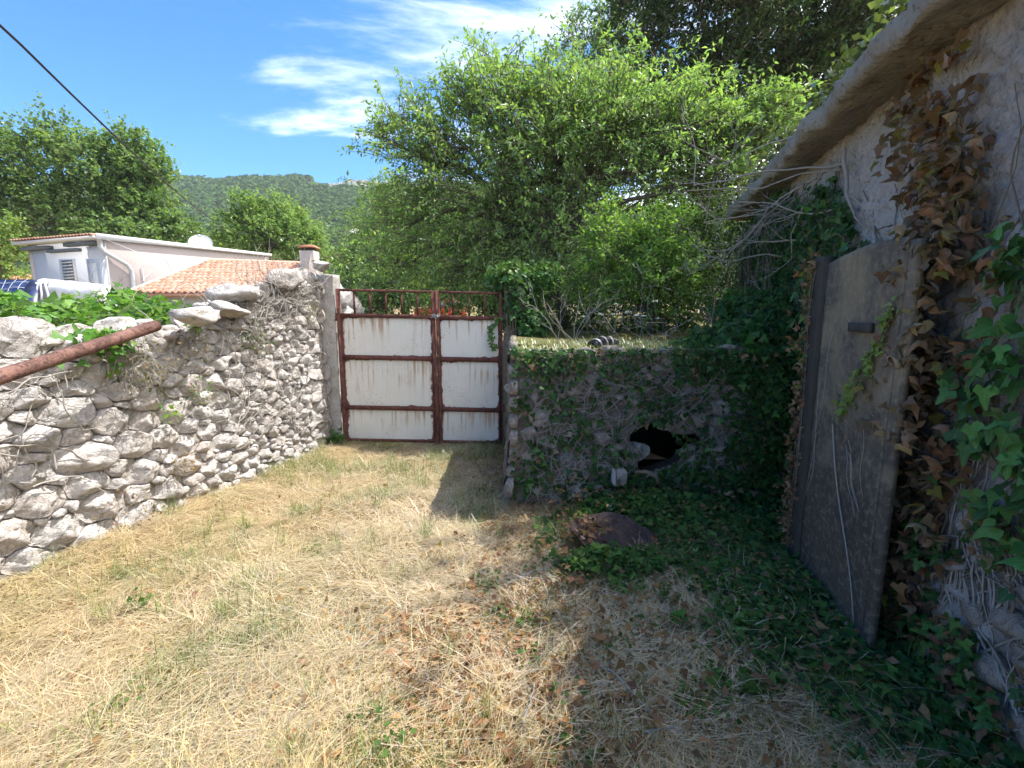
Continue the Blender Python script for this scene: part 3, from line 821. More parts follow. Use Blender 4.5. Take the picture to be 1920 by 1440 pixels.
def gate_leaf(label, x0, x1, zt0, zt1, hinge_left):
    """framed sheet-iron leaf; zt = extra height of rails at its two ends (sag)"""
    t = thing('iron_gate_leaf', label, 'gate', ((x0 + x1) / 2, GY, 0), 'two leaves of the rusted gate')
    sag = lambda x: zt0 + (zt1 - zt0) * (x - x0) / (x1 - x0)
    def rail(name, z, h, y0, y1, xa=x0, xb=x1):
        g = Geo()
        n = 5
        xs_ = np.linspace(xa, xb, n)
        V = []
        for x in xs_:
            zz_ = z + sag(x)
            V += [(x, y0, zz_ - h / 2), (x, y1, zz_ - h / 2), (x, y1, zz_ + h / 2), (x, y0, zz_ + h / 2)]
        V = np.array(V)
        Q = []
        for k in range(n - 1):
            for j in range(4): Q.append([k * 4 + j, k * 4 + (j + 1) % 4, k * 4 + 4 + (j + 1) % 4, k * 4 + 4 + j])
        Q += [[0, 3, 2, 1], [(n - 1) * 4 + q for q in (0, 1, 2, 3)]]
        g.add(V, np.array(Q)); return g.build(name, M['rust'], t)
    fw = 0.045
    # panels of sheet iron, set behind the frame
    for (za, zb) in ((0.075, 0.475), (0.525, 1.145), (1.20, 1.685)):
        n1, n2 = 24, 14
        xx, zz_ = np.meshgrid(np.linspace(x0 + fw * 0.8, x1 - fw * 0.8, n1), np.linspace(za - 0.02, zb + 0.02, n2))
        zz_ = zz_ + np.vectorize(sag)(xx)
        bulge = 0.006 * np.array([noise.noise(Vector((a * 3, b * 3, x0))) for a, b in zip(xx.ravel(), zz_.ravel())]).reshape(xx.shape)
        fr = np.stack([xx, GY + bulge, zz_], -1).reshape(-1, 3); bk = fr + [0, 0.004, 0]
        ff = grid_faces(n1, n2)
        mobj('panel', np.concatenate([fr, bk]), np.concatenate([ff, ff[:, ::-1] + len(fr)]), M['gate_panel'], t, smooth=True)
    for z, h in ((0.055, 0.035), (0.50, 0.055), (1.172, 0.058), (1.715, 0.05)):
        rail('rail', z, h, GY - 0.028, GY - 0.004)
    rail('top_rail', 2.035, 0.03, GY - 0.022, GY + 0.008)
    for x, w in ((x0, fw), (x1 - fw, fw)):
        g = Geo(); top = 2.05 + sag(x)
        g.box((x, GY - 0.034, 0.02), (x + w, GY + 0.012, top), b=0.004); g.build('stile', M['rust'], t)
    nb = 5 if hinge_left else 3
    for k in range(1, nb + 1):
        x = x0 + fw / 2 + (x1 - x0 - fw) * k / (nb + 1)
        g = Geo(); g.box((x - 0.011, GY - 0.014, 1.735 + sag(x)), (x + 0.011, GY + 0.004, 2.025 + sag(x))); g.build('bar', M['rust'], t)
    # hinges
    for z in (0.52, 1.72):
        g = Geo()
        hx_ = x0 - 0.012 if hinge_left else x1 + 0.012
        g.tube([(hx_, GY - 0.02, z - 0.05), (hx_, GY - 0.02, z + 0.05)], 0.016, 8)
        g.build('hinge', M['rust'], t)
    return t
gate_leaf('wider left leaf of the rusted white-panelled iron gate, beside the bare concrete post', -2.265, -0.995, 0.03, 0.005, True)
gl = gate_leaf('narrower right leaf of the rusted iron gate, orange streaked, beside the ivy-covered post', -0.985, -0.125, 0.005, -0.015, False)
# loop of wire / chain holding the two leaves together
g = Geo()
a = np.linspace(0, 2 * math.pi, 13)
for k in range(5):
    cx0 = -0.99 + 0.016 * (k - 2) * 1.3; cz0 = 1.73 + 0.01 * math.sin(k * 2)
    ring = np.stack([cx0 + 0.018 * np.cos(a), GY - 0.05 + 0.006 * (k % 2) + 0.006 * np.sin(a * 2), cz0 + 0.018 * np.sin(a)], -1)
    g.tube(ring, 0.0045, 5, caps=False)
tag(g.build('chain', mat_plain('galvanised_steel', (0.5, 0.5, 0.5), 0.4, 0.8)), 'short bright chain looped round the middle of the gate top', 'chain')

# ------------------------------------------------------------------ old door leaf standing against the building
DX = np.array([0.19, 0.99, 0]); DX /= np.linalg.norm(DX)      # from near edge to far edge
DO = np.array([1.85, 2.13, 0.0]); DNn = np.array([-DX[1], DX[0], 0])   # facing the lane
door = thing('old_door', 'tall weathered grey-brown door leaf standing against the overgrown building wall', 'door', tuple(DO))
def plank(name, a0, a1, z0, z1, d0, d1, mat, nu_=16, nv_=40, amp=0.006, topfun=None):
    aa, zz_ = np.meshgrid(np.linspace(a0, a1, nu_), np.linspace(0, 1, nv_))
    tz = z1 + (np.vectorize(topfun)(aa) if topfun else 0)
    zz_ = z0 + zz_ * (tz - z0)
    n = amp * np.array([noise.fractal(Vector((a * 3, b * 1.2, d1 * 9)), 0.8, 2.0, 4) for a, b in zip(aa.ravel(), zz_.ravel())]).reshape(aa.shape)
    fr = (aa[..., None] * DX + zz_[..., None] * ZU + (d1 + n)[..., None] * DNn).reshape(-1, 3)
    bk = (aa[..., None] * DX + zz_[..., None] * ZU + (d0 + 0 * n)[..., None] * DNn).reshape(-1, 3)
    ff = grid_faces(nu_, nv_); m = len(fr)
    bd = np.concatenate([np.arange(nu_), np.arange(1, nv_) * nu_ + nu_ - 1, (nv_ - 1) * nu_ + np.arange(nu_ - 2, -1, -1), np.arange(nv_ - 2, 0, -1) * nu_])
    sd_ = np.stack([bd, np.roll(bd, -1), np.roll(bd, -1) + m, bd + m], -1)
    me = mesh(name, np.concatenate([fr, bk]), np.concatenate([ff, ff[:, ::-1] + m, sd_[:, ::-1]]), mat)
    o = link(name, me, door); o.matrix_basis = Matrix.Translation(DO); return o
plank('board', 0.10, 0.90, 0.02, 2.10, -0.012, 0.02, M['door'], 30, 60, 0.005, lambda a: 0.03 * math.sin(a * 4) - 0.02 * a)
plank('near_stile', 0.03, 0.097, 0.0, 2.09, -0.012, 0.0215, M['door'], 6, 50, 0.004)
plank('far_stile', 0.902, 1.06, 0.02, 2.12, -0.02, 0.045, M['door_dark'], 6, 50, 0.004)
plank('hinge_strap', 0.30, 0.52, 1.655, 1.705, 0.025, 0.045, M['door_dark'], 6, 4, 0.002)

# ------------------------------------------------------------------ rusty pipe on the left wall
g = Geo()
p0 = np.array([-2.80, 3.68, 1.665]); p1 = np.array([-2.80, 2.52, 1.415]); d = (p1 - p0); 
pts = [p0 + d * t for t in np.linspace(0, 1.5, 24)]
g.tube(pts, [0.042 + 0.0012 * math.sin(k * 0.9) for k in range(24)], 20)
tag(g.build('rusty_pipe', M['rust_pipe'], smooth=True), 'thick brown rusted pipe slanting out from the top of the rubble wall on the left', 'pipe')

# corrugated black hose end on the cistern
hz_ = thing('corrugated_hose', 'short black corrugated hose end lying in the dry grass on top of the cistern', 'hose', (0.85, 4.3, 1.45))
g = Geo(); N_ = 60
ax0 = np.array([0.74, 4.28, 1.44]); ax1 = np.array([0.98, 4.46, 1.46])
pts = [ax0 + (ax1 - ax0) * t + np.array([0, 0, 0.03 * math.sin(t * 3.1)]) for t in np.linspace(0, 1, N_)]
g.tube(pts, [0.062 + 0.009 * math.sin(k * 1.35) for k in range(N_)], 18, caps=False)
g.build('hose', mat_plain('black_plastic', (0.02, 0.02, 0.021), 0.35, 0, 0.2), hz_, smooth=True)
for k in (10, 24, 38):
    g = Geo(); g.tube([pts[k], pts[k + 2], pts[k + 4]], 0.073, 18, caps=False); g.build('pale_band', mat_plain('grey_band', (0.28, 0.27, 0.27), 0.5), hz_, smooth=True)

# bent drum lid on the ground before the cistern
a = np.linspace(0, 2 * math.pi, 48, endpoint=False)
V = []
for dz in (0, -0.02):
    for f_ in (1.0, 0.96, 0.9, 0.6, 0.3):
        for q in a:
            x, y = f_ * math.cos(q) * 0.31, f_ * math.sin(q) * 0.24
            kk_ = 1 + 0.12 * noise.noise(Vector((math.cos(q) * 1.7, math.sin(q) * 1.7, 4))); x *= kk_; y *= kk_
            z = (0.03 if f_ > 0.93 else 0.0) - 0.25 * x * x - 0.22 * abs(y - 0.35 * x) + 0.035 * noise.noise(Vector((x * 6, y * 6, 0))) + dz
            V.append((x, y, z))
    V.append((0, 0, dz))
Q = []; T = []
i = np.arange(48); j = (i + 1) % 48
for b_ in (0, 241):
    for k in range(4): Q.append(np.stack([b_ + k * 48 + i, b_ + k * 48 + j, b_ + (k + 1) * 48 + j, b_ + (k + 1) * 48 + i], -1))
    T.append(np.stack([b_ + 192 + i, b_ + 192 + j, np.full(48, b_ + 240)], -1))
Q.append(np.stack([i, j, j + 241, i + 241], -1))
me = mesh('metal_lid', np.array(V), [np.concatenate(Q), np.concatenate(T)], M['sheet'], smooth=True)
o = link('metal_lid', me); o.location = (0.74, 3.30, 0.135); o.rotation_euler = (R(13), R(5), R(-8))
tag(o, 'bent purple-brown metal lid half sunk in ivy in front of the cistern', 'lid')
# small pale concrete block and a curved root below the hole
g = Geo(); g.box((-0.055, -0.05, -0.07), (0.055, 0.05, 0.07), b=0.008)
o = g.build('concrete_block', M['concrete']); o.location = (0.955, 3.97, 0.32); o.rotation_euler = (0.1, 0.05, 0.2)
tag(o, 'small pale concrete block propped on the ivy just below the black hole', 'block')
g = Geo(); pts = np.array([(1.10, 3.98, 0.36), (1.18, 3.92, 0.385), (1.26, 3.90, 0.35), (1.29, 3.9, 0.28)]); g.tube(pts, [0.012, 0.018, 0.018, 0.012], 9)
tag(g.build('bent_root', M['vine_dark']), 'curved pale root stub beside the concrete block under the black hole', 'root')

# ------------------------------------------------------------------ leaves
def unit(a): return a / (np.linalg.norm(a, axis=-1, keepdims=True) + 1e-9)
def frames(axis_, normal_):
    """rotation matrices whose y column is the leaf axis and z column its upper side"""
    y = unit(axis_); x = unit(np.cross(y, normal_)); z = np.cross(x, y)
    return np.stack([x, y, z], -1)
def inst(T, pos, Rm, sc):
    return np.einsum('nij,kj->nki', Rm, T) * np.asarray(sc)[:, None, None] + pos[:, None, :]
def rep_faces(F, n, k): return (F[None] + (np.arange(n) * k)[:, None, None]).reshape(-1, F.shape[1])

# oval leaf: 5 verts / 4 tris folded along its midrib, drooping tip
LEAF_V = np.array([(0, 0, 0), (-.24, .42, .07), (0, .45, 0), (.24, .42, .07), (0, 1, -.12)], float)
LEAF_F = np.array([[0, 2, 1], [0, 3, 2], [1, 2, 4], [2, 3, 4]])
DIA_V = np.array([(0, 0, 0), (-.3, .5, .05), (.3, .5, .05), (0, 1, -.05)], float)
DIA_F = np.array([[0, 2, 1], [1, 2, 3]])
# five-lobed ivy leaf
IVY_V = np.array([(0, .06, 0), (-.26, -.14, -.03), (-.56, .16, -.08), (-.30, .36, .03), (0, .96, -.13), (.30, .36, .03), (.56, .16, -.08), (.26, -.14, -.03), (0, .28, -.05)], float)
IVY_F = np.array([[8, (k + 1) % 8, k] for k in range(8)])
def ivy_fine(curl=0.0, seed=0):
    """denser ivy leaf with curved lobes, for the leaves that show large"""
    out = [(0, .04), (-.10, -.06), (-.27, -.15), (-.43, -.05), (-.58, .17), (-.44, .25), (-.30, .36), (-.24, .55), (-.12, .78), (0, 1.0)]
    out = out + [(-x, y) for x, y in out[-2:0:-1]]
    r_ = random.Random(seed)
    V = [(0, .27, 0)]; n = len(out)
    for f_ in (0.5, 1.0):
        for x, y in out:
            X_, Y_ = x * f_ * (1 + r_.uniform(-.08, .08)), .27 + (y - .27) * f_
            z = 0.10 * abs(X_) - 0.30 * X_ * X_ - 0.16 * (Y_ - .2) ** 2 + 0.05 * math.sin(7 * X_ + 5 * Y_ + seed) * f_
            z += curl * (X_ * X_ * 1.6 + 0.6 * (Y_ - .3) ** 2 + 0.25 * math.sin(9 * Y_ + seed) * X_)
            V.append((X_ * (1 - 0.35 * abs(curl) * f_), Y_, z))
    F3 = [[0, 1 + (k + 1) % n, 1 + k] for k in range(n)]
    F4 = [[1 + k, 1 + (k + 1) % n, 1 + n + (k + 1) % n, 1 + n + k] for k in range(n)]
    return np.array(V), np.array(F3), np.array(F4)
FINE = [ivy_fine(0.05, q) for q in range(4)]
CURL = [ivy_fine((1.5, -1.2, 1.1, -1.6, 1.9)[q], 10 + q) for q in range(5)]
IVY_ME = [mesh('leaf', v, [a_, b_], M['leaf_part'], smooth=True) for v, a_, b_ in FINE]
DRY_ME = [mesh('leaf', v, [a_, b_], M['leaf_dry'], smooth=True) for v, a_, b_ in CURL]
CAMP = np.array([0, 0, CAM_H])

def jit(col, n, v=0.25, hue=0.12):
    c = np.asarray(col)[None] * rng.uniform(1 - v, 1 + v, (n, 1)) * (1 + rng.uniform(-hue, hue, (n, 3)))
    return np.clip(c, 0.002, 0.9)

def plant(name, label, cat, pos, nrm, size, cols, nparts=300, dry=None, hang=0.8, group=None, stems=None, stem_mat='vine_dark', tilt=0.55, stuff_name='leaf_mass', loc=None):
    """ivy-like thing: biggest-looking leaves as parts, the rest one mass, plus stems"""
    n = len(pos)
    t = thing(name, label, cat, tuple(pos.mean(0)) if loc is None else loc, group)
    down = np.array([0, 0, -1.0]) * hang
    axis_ = unit(down + rng.normal(size=(n, 3)) * 0.55 + 0.25 * nrm)
    nn = unit(nrm + rng.normal(size=(n, 3)) * tilt * 0.6 + np.array([0, 0, tilt]))
    Rm = frames(axis_, nn)
    dry = np.zeros(n, bool) if dry is None else dry
    show = size / np.linalg.norm(pos - CAMP, axis=1)
    order = np.argsort(-show)
    for k in order[:nparts]:
        me = (DRY_ME if dry[k] else IVY_ME)[int(rng.integers(0, 5 if dry[k] else 4))]
        o = bpy.data.objects.new('leaf', me); COL.objects.link(o); o.parent = t
        o.matrix_parent_inverse = Matrix.Translation(-t.location)
        m4 = np.eye(4); m4[:3, :3] = Rm[k] * size[k]; m4[:3, 3] = pos[k]
        o.matrix_basis = Matrix(m4.tolist()); o.color = (*cols[k], 1)
    rest = order[nparts:]
    if len(rest):
        Rr = Rm[rest]
        V = inst(IVY_V, pos[rest], Rr, size[rest])
        tag(mobj(stuff_name, V.reshape(-1, 3), rep_faces(IVY_F, len(rest), 9), M['leaf'], t, C=np.repeat(cols[rest], 9, 0)), kind='stuff')
    if stems:
        g = Geo()
        for pts_, r_ in stems: g.tube(pts_, r_, 5, caps=False)
        tag(g.build('stems', M[stem_mat], t, smooth=True), kind='stuff')
    return t

def crawl(p0, d0, step, n, frame, wob=0.5, drift=(0, 0), r0=0.008, off=0.01):
    """a stem wandering over a surface; frame(u, v, off) -> point"""
    u, v = p0; a = d0; pts = []
    for k in range(n):
        pts.append(frame(u, v, off + 0.008 * math.sin(k * 0.9 + u * 5)))
        a += random.gauss(0, wob * 0.5)
        u += step * math.cos(a) + drift[0] * step; v += step * math.sin(a) + drift[1] * step
    return (np.array(pts), np.linspace(r0, r0 * 0.35, n))

IVY_G = (0.075, 0.175, 0.045); IVY_D = (0.050, 0.122, 0.038); IVY_Y = (0.17, 0.25, 0.05); BROWN = (0.21, 0.115, 0.062); TAN = (0.33, 0.215, 0.13)

def wall_pts(n, ufun):
    """ufun() -> (y, z, off) on the building wall"""
    P_ = np.array([bwall(*ufun()) for _ in range(n)]); return P_, np.tile(BN, (n, 1))

# 1 big green ivy close to the camera
def f_():
    while True:
        y = random.uniform(1.2, 2.25); z = random.uniform(0.9, 2.15)
        # leafy triangle widening towards the camera
        edge = 2.02 - abs(z - 1.55) * 0.35 + 0.10 * noise.noise(Vector((y * 3, z * 3, 0)))
        if y < edge and (noise.noise(Vector((y * 4, z * 4, 5))) > -0.25): return y, z, random.uniform(0.02, 0.16)
P_, N_ = wall_pts(330, f_)
cl = np.where(rng.random((330, 1)) < 0.75, jit(IVY_G, 330, 0.3) * 1.25, jit(IVY_D, 330, 0.3))
plant('ivy', 'big glossy green ivy leaves on the plaster wall nearest the camera', 'ivy', P_, N_, rng.uniform(0.055, 0.105, 330), cl, 230,
      stems=[crawl((random.uniform(1.3, 1.9), 0.5), 1.6, 0.06, 24, bwall, 0.4, r0=0.007) for _ in range(9)])

# 2 column of dead brown ivy between door and green ivy, up to the eave
def f_():
    while True:
        z = random.uniform(0.15, 3.05); 
        c_ = 2.42 - 0.10 * (z - 1.5) if z < 2.0 else 2.37 + 0.30 * (z - 2.0)
        w = 0.30 if z < 1.9 else 0.24
        y = random.gauss(c_ - 0.12, w * 0.62)
        if z > 2.55 and random.random() < 0.45: y = random.uniform(2.5, 3.3)
        if abs(y - c_) < w * 1.7 and 1.3 < y and noise.noise(Vector((y * 3.5, z * 2.5, 9))) > -0.28: return y, z, abs(random.gauss(0, 0.07)) + 0.015 + (0.16 * random.random() if 2.18 < y < 2.36 and 1.15 < z < 2.2 else 0)
f0_ = f_
def f_():
    if random.random() < 0.08: return random.uniform(2.04, 2.24), random.uniform(1.15, 2.2), random.uniform(0.18, 0.27)
    return f0_()
nb = 1800
P_, N_ = wall_pts(nb, f_)
k_ = rng.random((nb, 1))
cl = np.where(k_ < 0.5, jit(BROWN, nb, 0.4), np.where(k_ < 0.93, jit(TAN, nb, 0.35), jit((0.30, 0.26, 0.06), nb)))
plant('dead_ivy', 'column of curled brown dead ivy hanging from the eave beside the old door', 'ivy', P_, N_, rng.uniform(0.045, 0.09, nb), cl, 300, dry=np.ones(nb, bool), hang=0.6, tilt=0.8,
      stems=[crawl((random.uniform(2.1, 2.6), 0.1), 1.6, 0.09, 32, bwall, 0.5, r0=random.uniform(0.003, 0.008)) for _ in range(26)])

def f_():
    while True:
        y = random.uniform(1.15, 2.45); z = random.uniform(0.0, 1.0)
        if noise.noise(Vector((y * 3, z * 3, 31))) + 0.5 * noise.noise(Vector((y * 8, z * 8, 12))) > -0.02 + 0.25 * (y < 1.7) * (z > 0.2): return y, z, random.uniform(0.015, 0.10)
ni = 800
P_, N_ = wall_pts(ni, f_); k_ = rng.random((ni, 1))
cl = np.where(k_ < 0.35, jit(IVY_G, ni), np.where(k_ < 0.6, jit(IVY_D, ni), np.where(k_ < 0.85, jit(BROWN, ni, .4), jit(TAN, ni, .3))))
plant('ivy', 'mixed small green and brown ivy clinging low on the wall right of the old door', 'ivy', P_, N_, rng.uniform(0.03, 0.065, ni), cl, 300, dry=k_[:, 0] >= 0.6,
      stems=[crawl((random.uniform(1.2, 2.4), random.uniform(0, .6)), random.uniform(0.3, 2.6), 0.06, random.randint(8, 20), bwall, 0.6, r0=random.uniform(0.003, 0.008)) for _ in range(60)], stem_mat='vine_wood')

# 3 dark ivy on the far half of the wall, spilling onto the cistern corner
def f_():
    while True:
        y = random.uniform(3.15, 6.7); z = random.uniform(0.0, 3.05)
        top = 3.0 if y > 3.9 else 2.15 + 1.1 * (y - 3.15)
        if z < top and not (z < 1.2 and y > 4.2) and noise.noise(Vector((y * 1.5, z * 1.5, 2))) > (-0.45 if z < 2.5 else -0.30):
            return y, z, 0.02 + abs(random.gauss(0, 0.09)) + (0.12 if 1.2 < z < 2.0 and y > 4 else 0)
ni = 5000
P_, N_ = wall_pts(ni, f_)
cl = np.where(rng.random((ni, 1)) < 0.25, jit(IVY_G, ni, 0.3) * 1.15, jit(IVY_D, ni, 0.35))
plant('ivy', 'dense dark green ivy curtain on the far half of the building wall beyond the door', 'ivy', P_, N_, rng.uniform(0.05, 0.085, ni), cl, 300,
      stems=[crawl((random.uniform(3.4, 6.3), 0.6), 1.57, 0.1, 26, bwall, 0.5, r0=0.012) for _ in range(26)])

# 4 brown and yellow-green ivy along the far edge of the door
def f_door(n, fa, thick=0.03):
    out = []
    for _ in range(n):
        a_, z = fa(); out.append(DO + DX * a_ + ZU * z + DNn * (0.03 + abs(random.gauss(0, thick))))
    return np.array(out), np.tile(DNn, (n, 1))
def fa():
    z = random.uniform(0.1, 2.2)
    return 1.03 + random.gauss(0, 0.035) + (0.09 * max(0, z - 1.2) * random.random()), z
P_, N_ = f_door(420, fa, 0.035)
k_ = rng.random((420, 1)); hi_ = (P_[:, 2:3] > 1.25) & (rng.random((420, 1)) < 0.5)
cl = np.where(hi_, jit((0.16, 0.19, 0.045), 420), np.where(k_ < 0.75, jit(BROWN, 420, 0.35) * 1.1, jit(TAN, 420)))
plant('withered_ivy', 'narrow strip of rust-brown and yellowing ivy climbing the far edge of the old door', 'ivy', P_, N_, rng.uniform(0.025, 0.05, 420), cl, 300, dry=~hi_[:, 0], tilt=0.5,
      stems=[([DO + DX * (1.02 + 0.03 * math.sin(z * 4 + q)) + ZU * z + DNn * 0.05 for z in np.linspace(0.05, 2.1, 22)], 0.004) for q in range(3)])
# 5 lime-green sprig crossing the door face
def fa():
    t = random.random()
    return 0.14 + 0.40 * t ** 1.2 + random.gauss(0, 0.012 + 0.05 * (t > 0.45) * (1 - abs(t - 0.7) * 2.2)), 1.80 - 0.62 * t + random.gauss(0, 0.03)
P_, N_ = f_door(130, fa, 0.012)
plant('ivy_sprig', 'lime-green ivy sprig trailing diagonally across the upper face of the old door', 'ivy', P_, N_, rng.uniform(0.025, 0.045, 130), jit((0.20, 0.27, 0.055), 130, 0.2), 130, tilt=0.4,
      stems=[([DO + DX * (0.14 + 0.40 * t ** 1.2) + ZU * (1.80 - 0.62 * t) + DNn * 0.03 for t in np.linspace(0, 1, 14)], 0.003)])
# bare pale stems on the door
g = Geo()
for a0, z0, a1, z1, r_ in ((0.62, 1.1, 0.16, 0.1, 0.0055), (0.70, 1.7, 0.82, 0.95, 0.002), (0.80, 1.35, 0.86, 0.5, 0.002), (0.42, 1.05, 0.26, 0.72, 0.002), (0.45, 1.02, 0.28, 0.66, 0.002), (0.40, 0.98, 0.25, 0.70, 0.0025), (0.3, 1.2, 0.22, 0.8, 0.002), (0.78, 1.0, 0.84, 0.55, 0.0025)):
    pts_ = [DO + DX * (a0 + (a1 - a0) * t + 0.02 * math.sin(t * 7 + a0 * 9)) + ZU * (z0 + (z1 - z0) * t) + DNn * 0.032 for t in np.linspace(0, 1, 12)]
    g.tube(pts_, np.linspace(r_, r_ * 0.6, 12), 5)
tag(g.build('dead_vine', M['vine_wood']), 'thin pale dead vine stems running down the face of the old door', 'vine')

# 6 ivy over the cistern front
def dens_c(u, z):
    d = 0.14 + 0.36 * noise.noise(Vector((u * 2.6, z * 2.6, 4))) + 0.25 * noise.noise(Vector((u * 7, z * 7, 1)))
    d += 0.85 * max(0, (u - 1.85) / 0.5)
    if z < 0.38: d += 0.55 * min(1, max(0, (u - 0.45) / 0.4))
    if z > 1.15: d += 0.35 * (z - 1.15) / 0.25 + 0.45 * max(0, (u - 1.1) / 0.6)
    if in_hole(u, z, 1.0): d -= (2.0 if u < HC[0] + 0.12 else 0.05)
    return d
pp = []
while len(pp) < 5200:
    u = random.uniform(0.0, 2.5); z = random.uniform(0.0, 1.46)
    if random.random() < dens_c(u, z): pp.append((u, CY0 - 0.04 - abs(random.gauss(0, 0.045)) - 0.10 * max(0, 0.5 - z) - (0.10 * random.random() if u > 1.9 else 0), z))
P_ = np.array(pp); n_ = len(P_)
k_ = rng.random((n_, 1))
cl = np.where(k_ < 0.2, jit(IVY_G, n_), np.where(k_ < 0.86, jit(IVY_D, n_, 0.4), np.where(k_ < 0.93, jit((0.10, 0.12, 0.04), n_), jit(TAN, n_, 0.4) * 0.8)))
def cfr(u, v, off): return np.array([u, CY0 - 0.05 - off - 0.06 * max(0, 1 - v / 0.6), min(v, 1.45)])
plant('ivy', 'patchy ivy and tangled stems creeping over the cistern front around the black hole', 'ivy', P_, np.tile([0, -1.0, 0.2], (n_, 1)), rng.uniform(0.03, 0.062, n_), cl, 300,
      stems=[q for q in [crawl((random.uniform(0.05, 2.5), random.uniform(0.1, 1.4)), random.uniform(0, 6.28), 0.05, random.randint(9, 26), cfr, 0.6, r0=random.uniform(0.002, 0.005)) for _ in range(420)] if sum(in_hole(w[0], w[2], 1.0) for w in q[0]) < 2 and q[0][:, 0].min() > 0], stem_mat='vine_wood')
# 7 bright ivy on the right-hand gate post and the mass on the cistern's right top corner
def blob_pts(n, c, r, shell=0.35):
    d = unit(rng.normal(size=(n, 3))); rr_ = (1 - shell * rng.random((n, 1)))
    lump = np.array([1 + 0.3 * noise.noise(Vector(q * 2.3 + np.array(c))) for q in d])[:, None]
    return np.asarray(c)[None] + d * rr_ * lump * np.asarray(r)[None], d
A = [blob_pts(900, (-0.02, 6.25, 2.22), (0.36, 0.30, 0.24)), blob_pts(900, (0.06, 6.2, 1.85), (0.26, 0.28, 0.45)), blob_pts(500, (0.25, 6.1, 1.6), (0.25, 0.3, 0.25)), blob_pts(300, (0.40, 6.4, 2.25), (0.30, 0.3, 0.26))]
P_ = np.concatenate([a[0] for a in A]); N_ = np.concatenate([a[1] for a in A]); n_ = len(P_)
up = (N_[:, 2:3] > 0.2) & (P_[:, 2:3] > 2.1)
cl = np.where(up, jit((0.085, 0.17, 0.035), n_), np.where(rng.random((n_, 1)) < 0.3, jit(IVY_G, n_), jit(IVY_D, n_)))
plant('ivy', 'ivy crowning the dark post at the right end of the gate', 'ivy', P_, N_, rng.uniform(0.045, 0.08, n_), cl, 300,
      stems=[([(-0.02 + 0.05 * math.sin(q), 6.03, 0.3 + 0.1 * q), (0.02, 6.02, 1.0), (0.05 - 0.04 * q, 6.0, 1.7), (0.0, 6.1, 2.2)], 0.008) for q in range(4)])
# trailing shoot over the right gate leaf
pts_ = np.array([(-0.10, 6.0, 1.72), (-0.22, 6.02, 1.66), (-0.30, 6.03, 1.55), (-0.26, 6.03, 1.40), (-0.20, 6.03, 1.28)])
P_ = np.array([pts_[i] + (pts_[i + 1] - pts_[i]) * random.random() + np.array([random.gauss(0, .02), -0.02, random.gauss(0, .02)]) for i in range(4) for _ in range(12)])
plant('ivy_sprig', 'short green ivy shoot dangling over the corner of the narrow right gate leaf', 'ivy', P_, np.tile([0, -1.0, 0], (48, 1)), rng.uniform(0.04, 0.065, 48), jit(IVY_G, 48), 48, stems=[(pts_, 0.004)])
A = [blob_pts(1500, (2.25, 4.4, 1.50), (0.62, 0.45, 0.24)), blob_pts(900, (2.55, 4.9, 1.75), (0.5, 0.6, 0.3)), blob_pts(600, (1.75, 4.35, 1.42), (0.3, 0.28, 0.14)), blob_pts(700, (2.35, 4.05, 1.1), (0.25, 0.18, 0.35))]
P_ = np.concatenate([a[0] for a in A]); N_ = np.concatenate([a[1] for a in A]); n_ = len(P_)
cl = np.where(rng.random((n_, 1)) < 0.35, jit(IVY_G, n_) * 1.1, jit(IVY_D, n_))
plant('ivy', 'heaped green ivy lying over the right corner of the cistern top', 'ivy', P_, N_, rng.uniform(0.045, 0.08, n_), cl, 300)

# 8 creeper on the left wall top
pp = []; nn_ = []
while len(pp) < 2300:
    s = random.uniform(-1.0, 2.0); b_ = random.uniform(-0.09, 1.0)
    h = 0.16 + 0.22 * math.exp(-((s - 0.35) / 0.45) ** 2) * (b_ > 0.15) + 0.16 * math.exp(-((s - 1.45) / 0.45) ** 2) + 0.12 * noise.noise(Vector((s * 3, b_ * 3, 0)))
    h *= min(1, max(0.12, (b_ + 0.05) / 0.45)) * (1 if s < 1.7 else max(0.1, 1 - (s - 1.7) / 0.4))
    if noise.noise(Vector((s * 3.3, b_ * 2, 7))) < 0.0 and b_ < 0.22: continue
    if h < 0.03: continue
    z = ltop(min(s, 1.3)) + 0.03 + h * (0.35 + 0.65 * random.random())
    pp.append(LW0 + LU * s - LN * b_ + ZU * z); nn_.append((random.gauss(0, .35), random.gauss(0, .35) - 0.2, 1))
for _ in range(90):                                # a tongue hanging over the face
    s = 0.75 + random.gauss(0, 0.10); z = ltop(0.8) + 0.08 - abs(random.gauss(0, 0.10))
    pp.append(LW0 + LU * s + LN * random.uniform(0.07, 0.14) + ZU * z); nn_.append(tuple(LN + [0, 0, .5]))
P_ = np.array(pp); n_ = len(P_)
cl = np.where(rng.random((n_, 1)) < 0.6, jit((0.145, 0.28, 0.05), n_, 0.25), jit((0.09, 0.20, 0.045), n_, 0.3))
plant('creeper', 'sunlit bright green leafy creeper sprawled along the top of the left stone wall', 'creeper', P_, unit(np.array(nn_)), rng.uniform(0.045, 0.10, n_), cl, 300, hang=0.15, tilt=0.3)

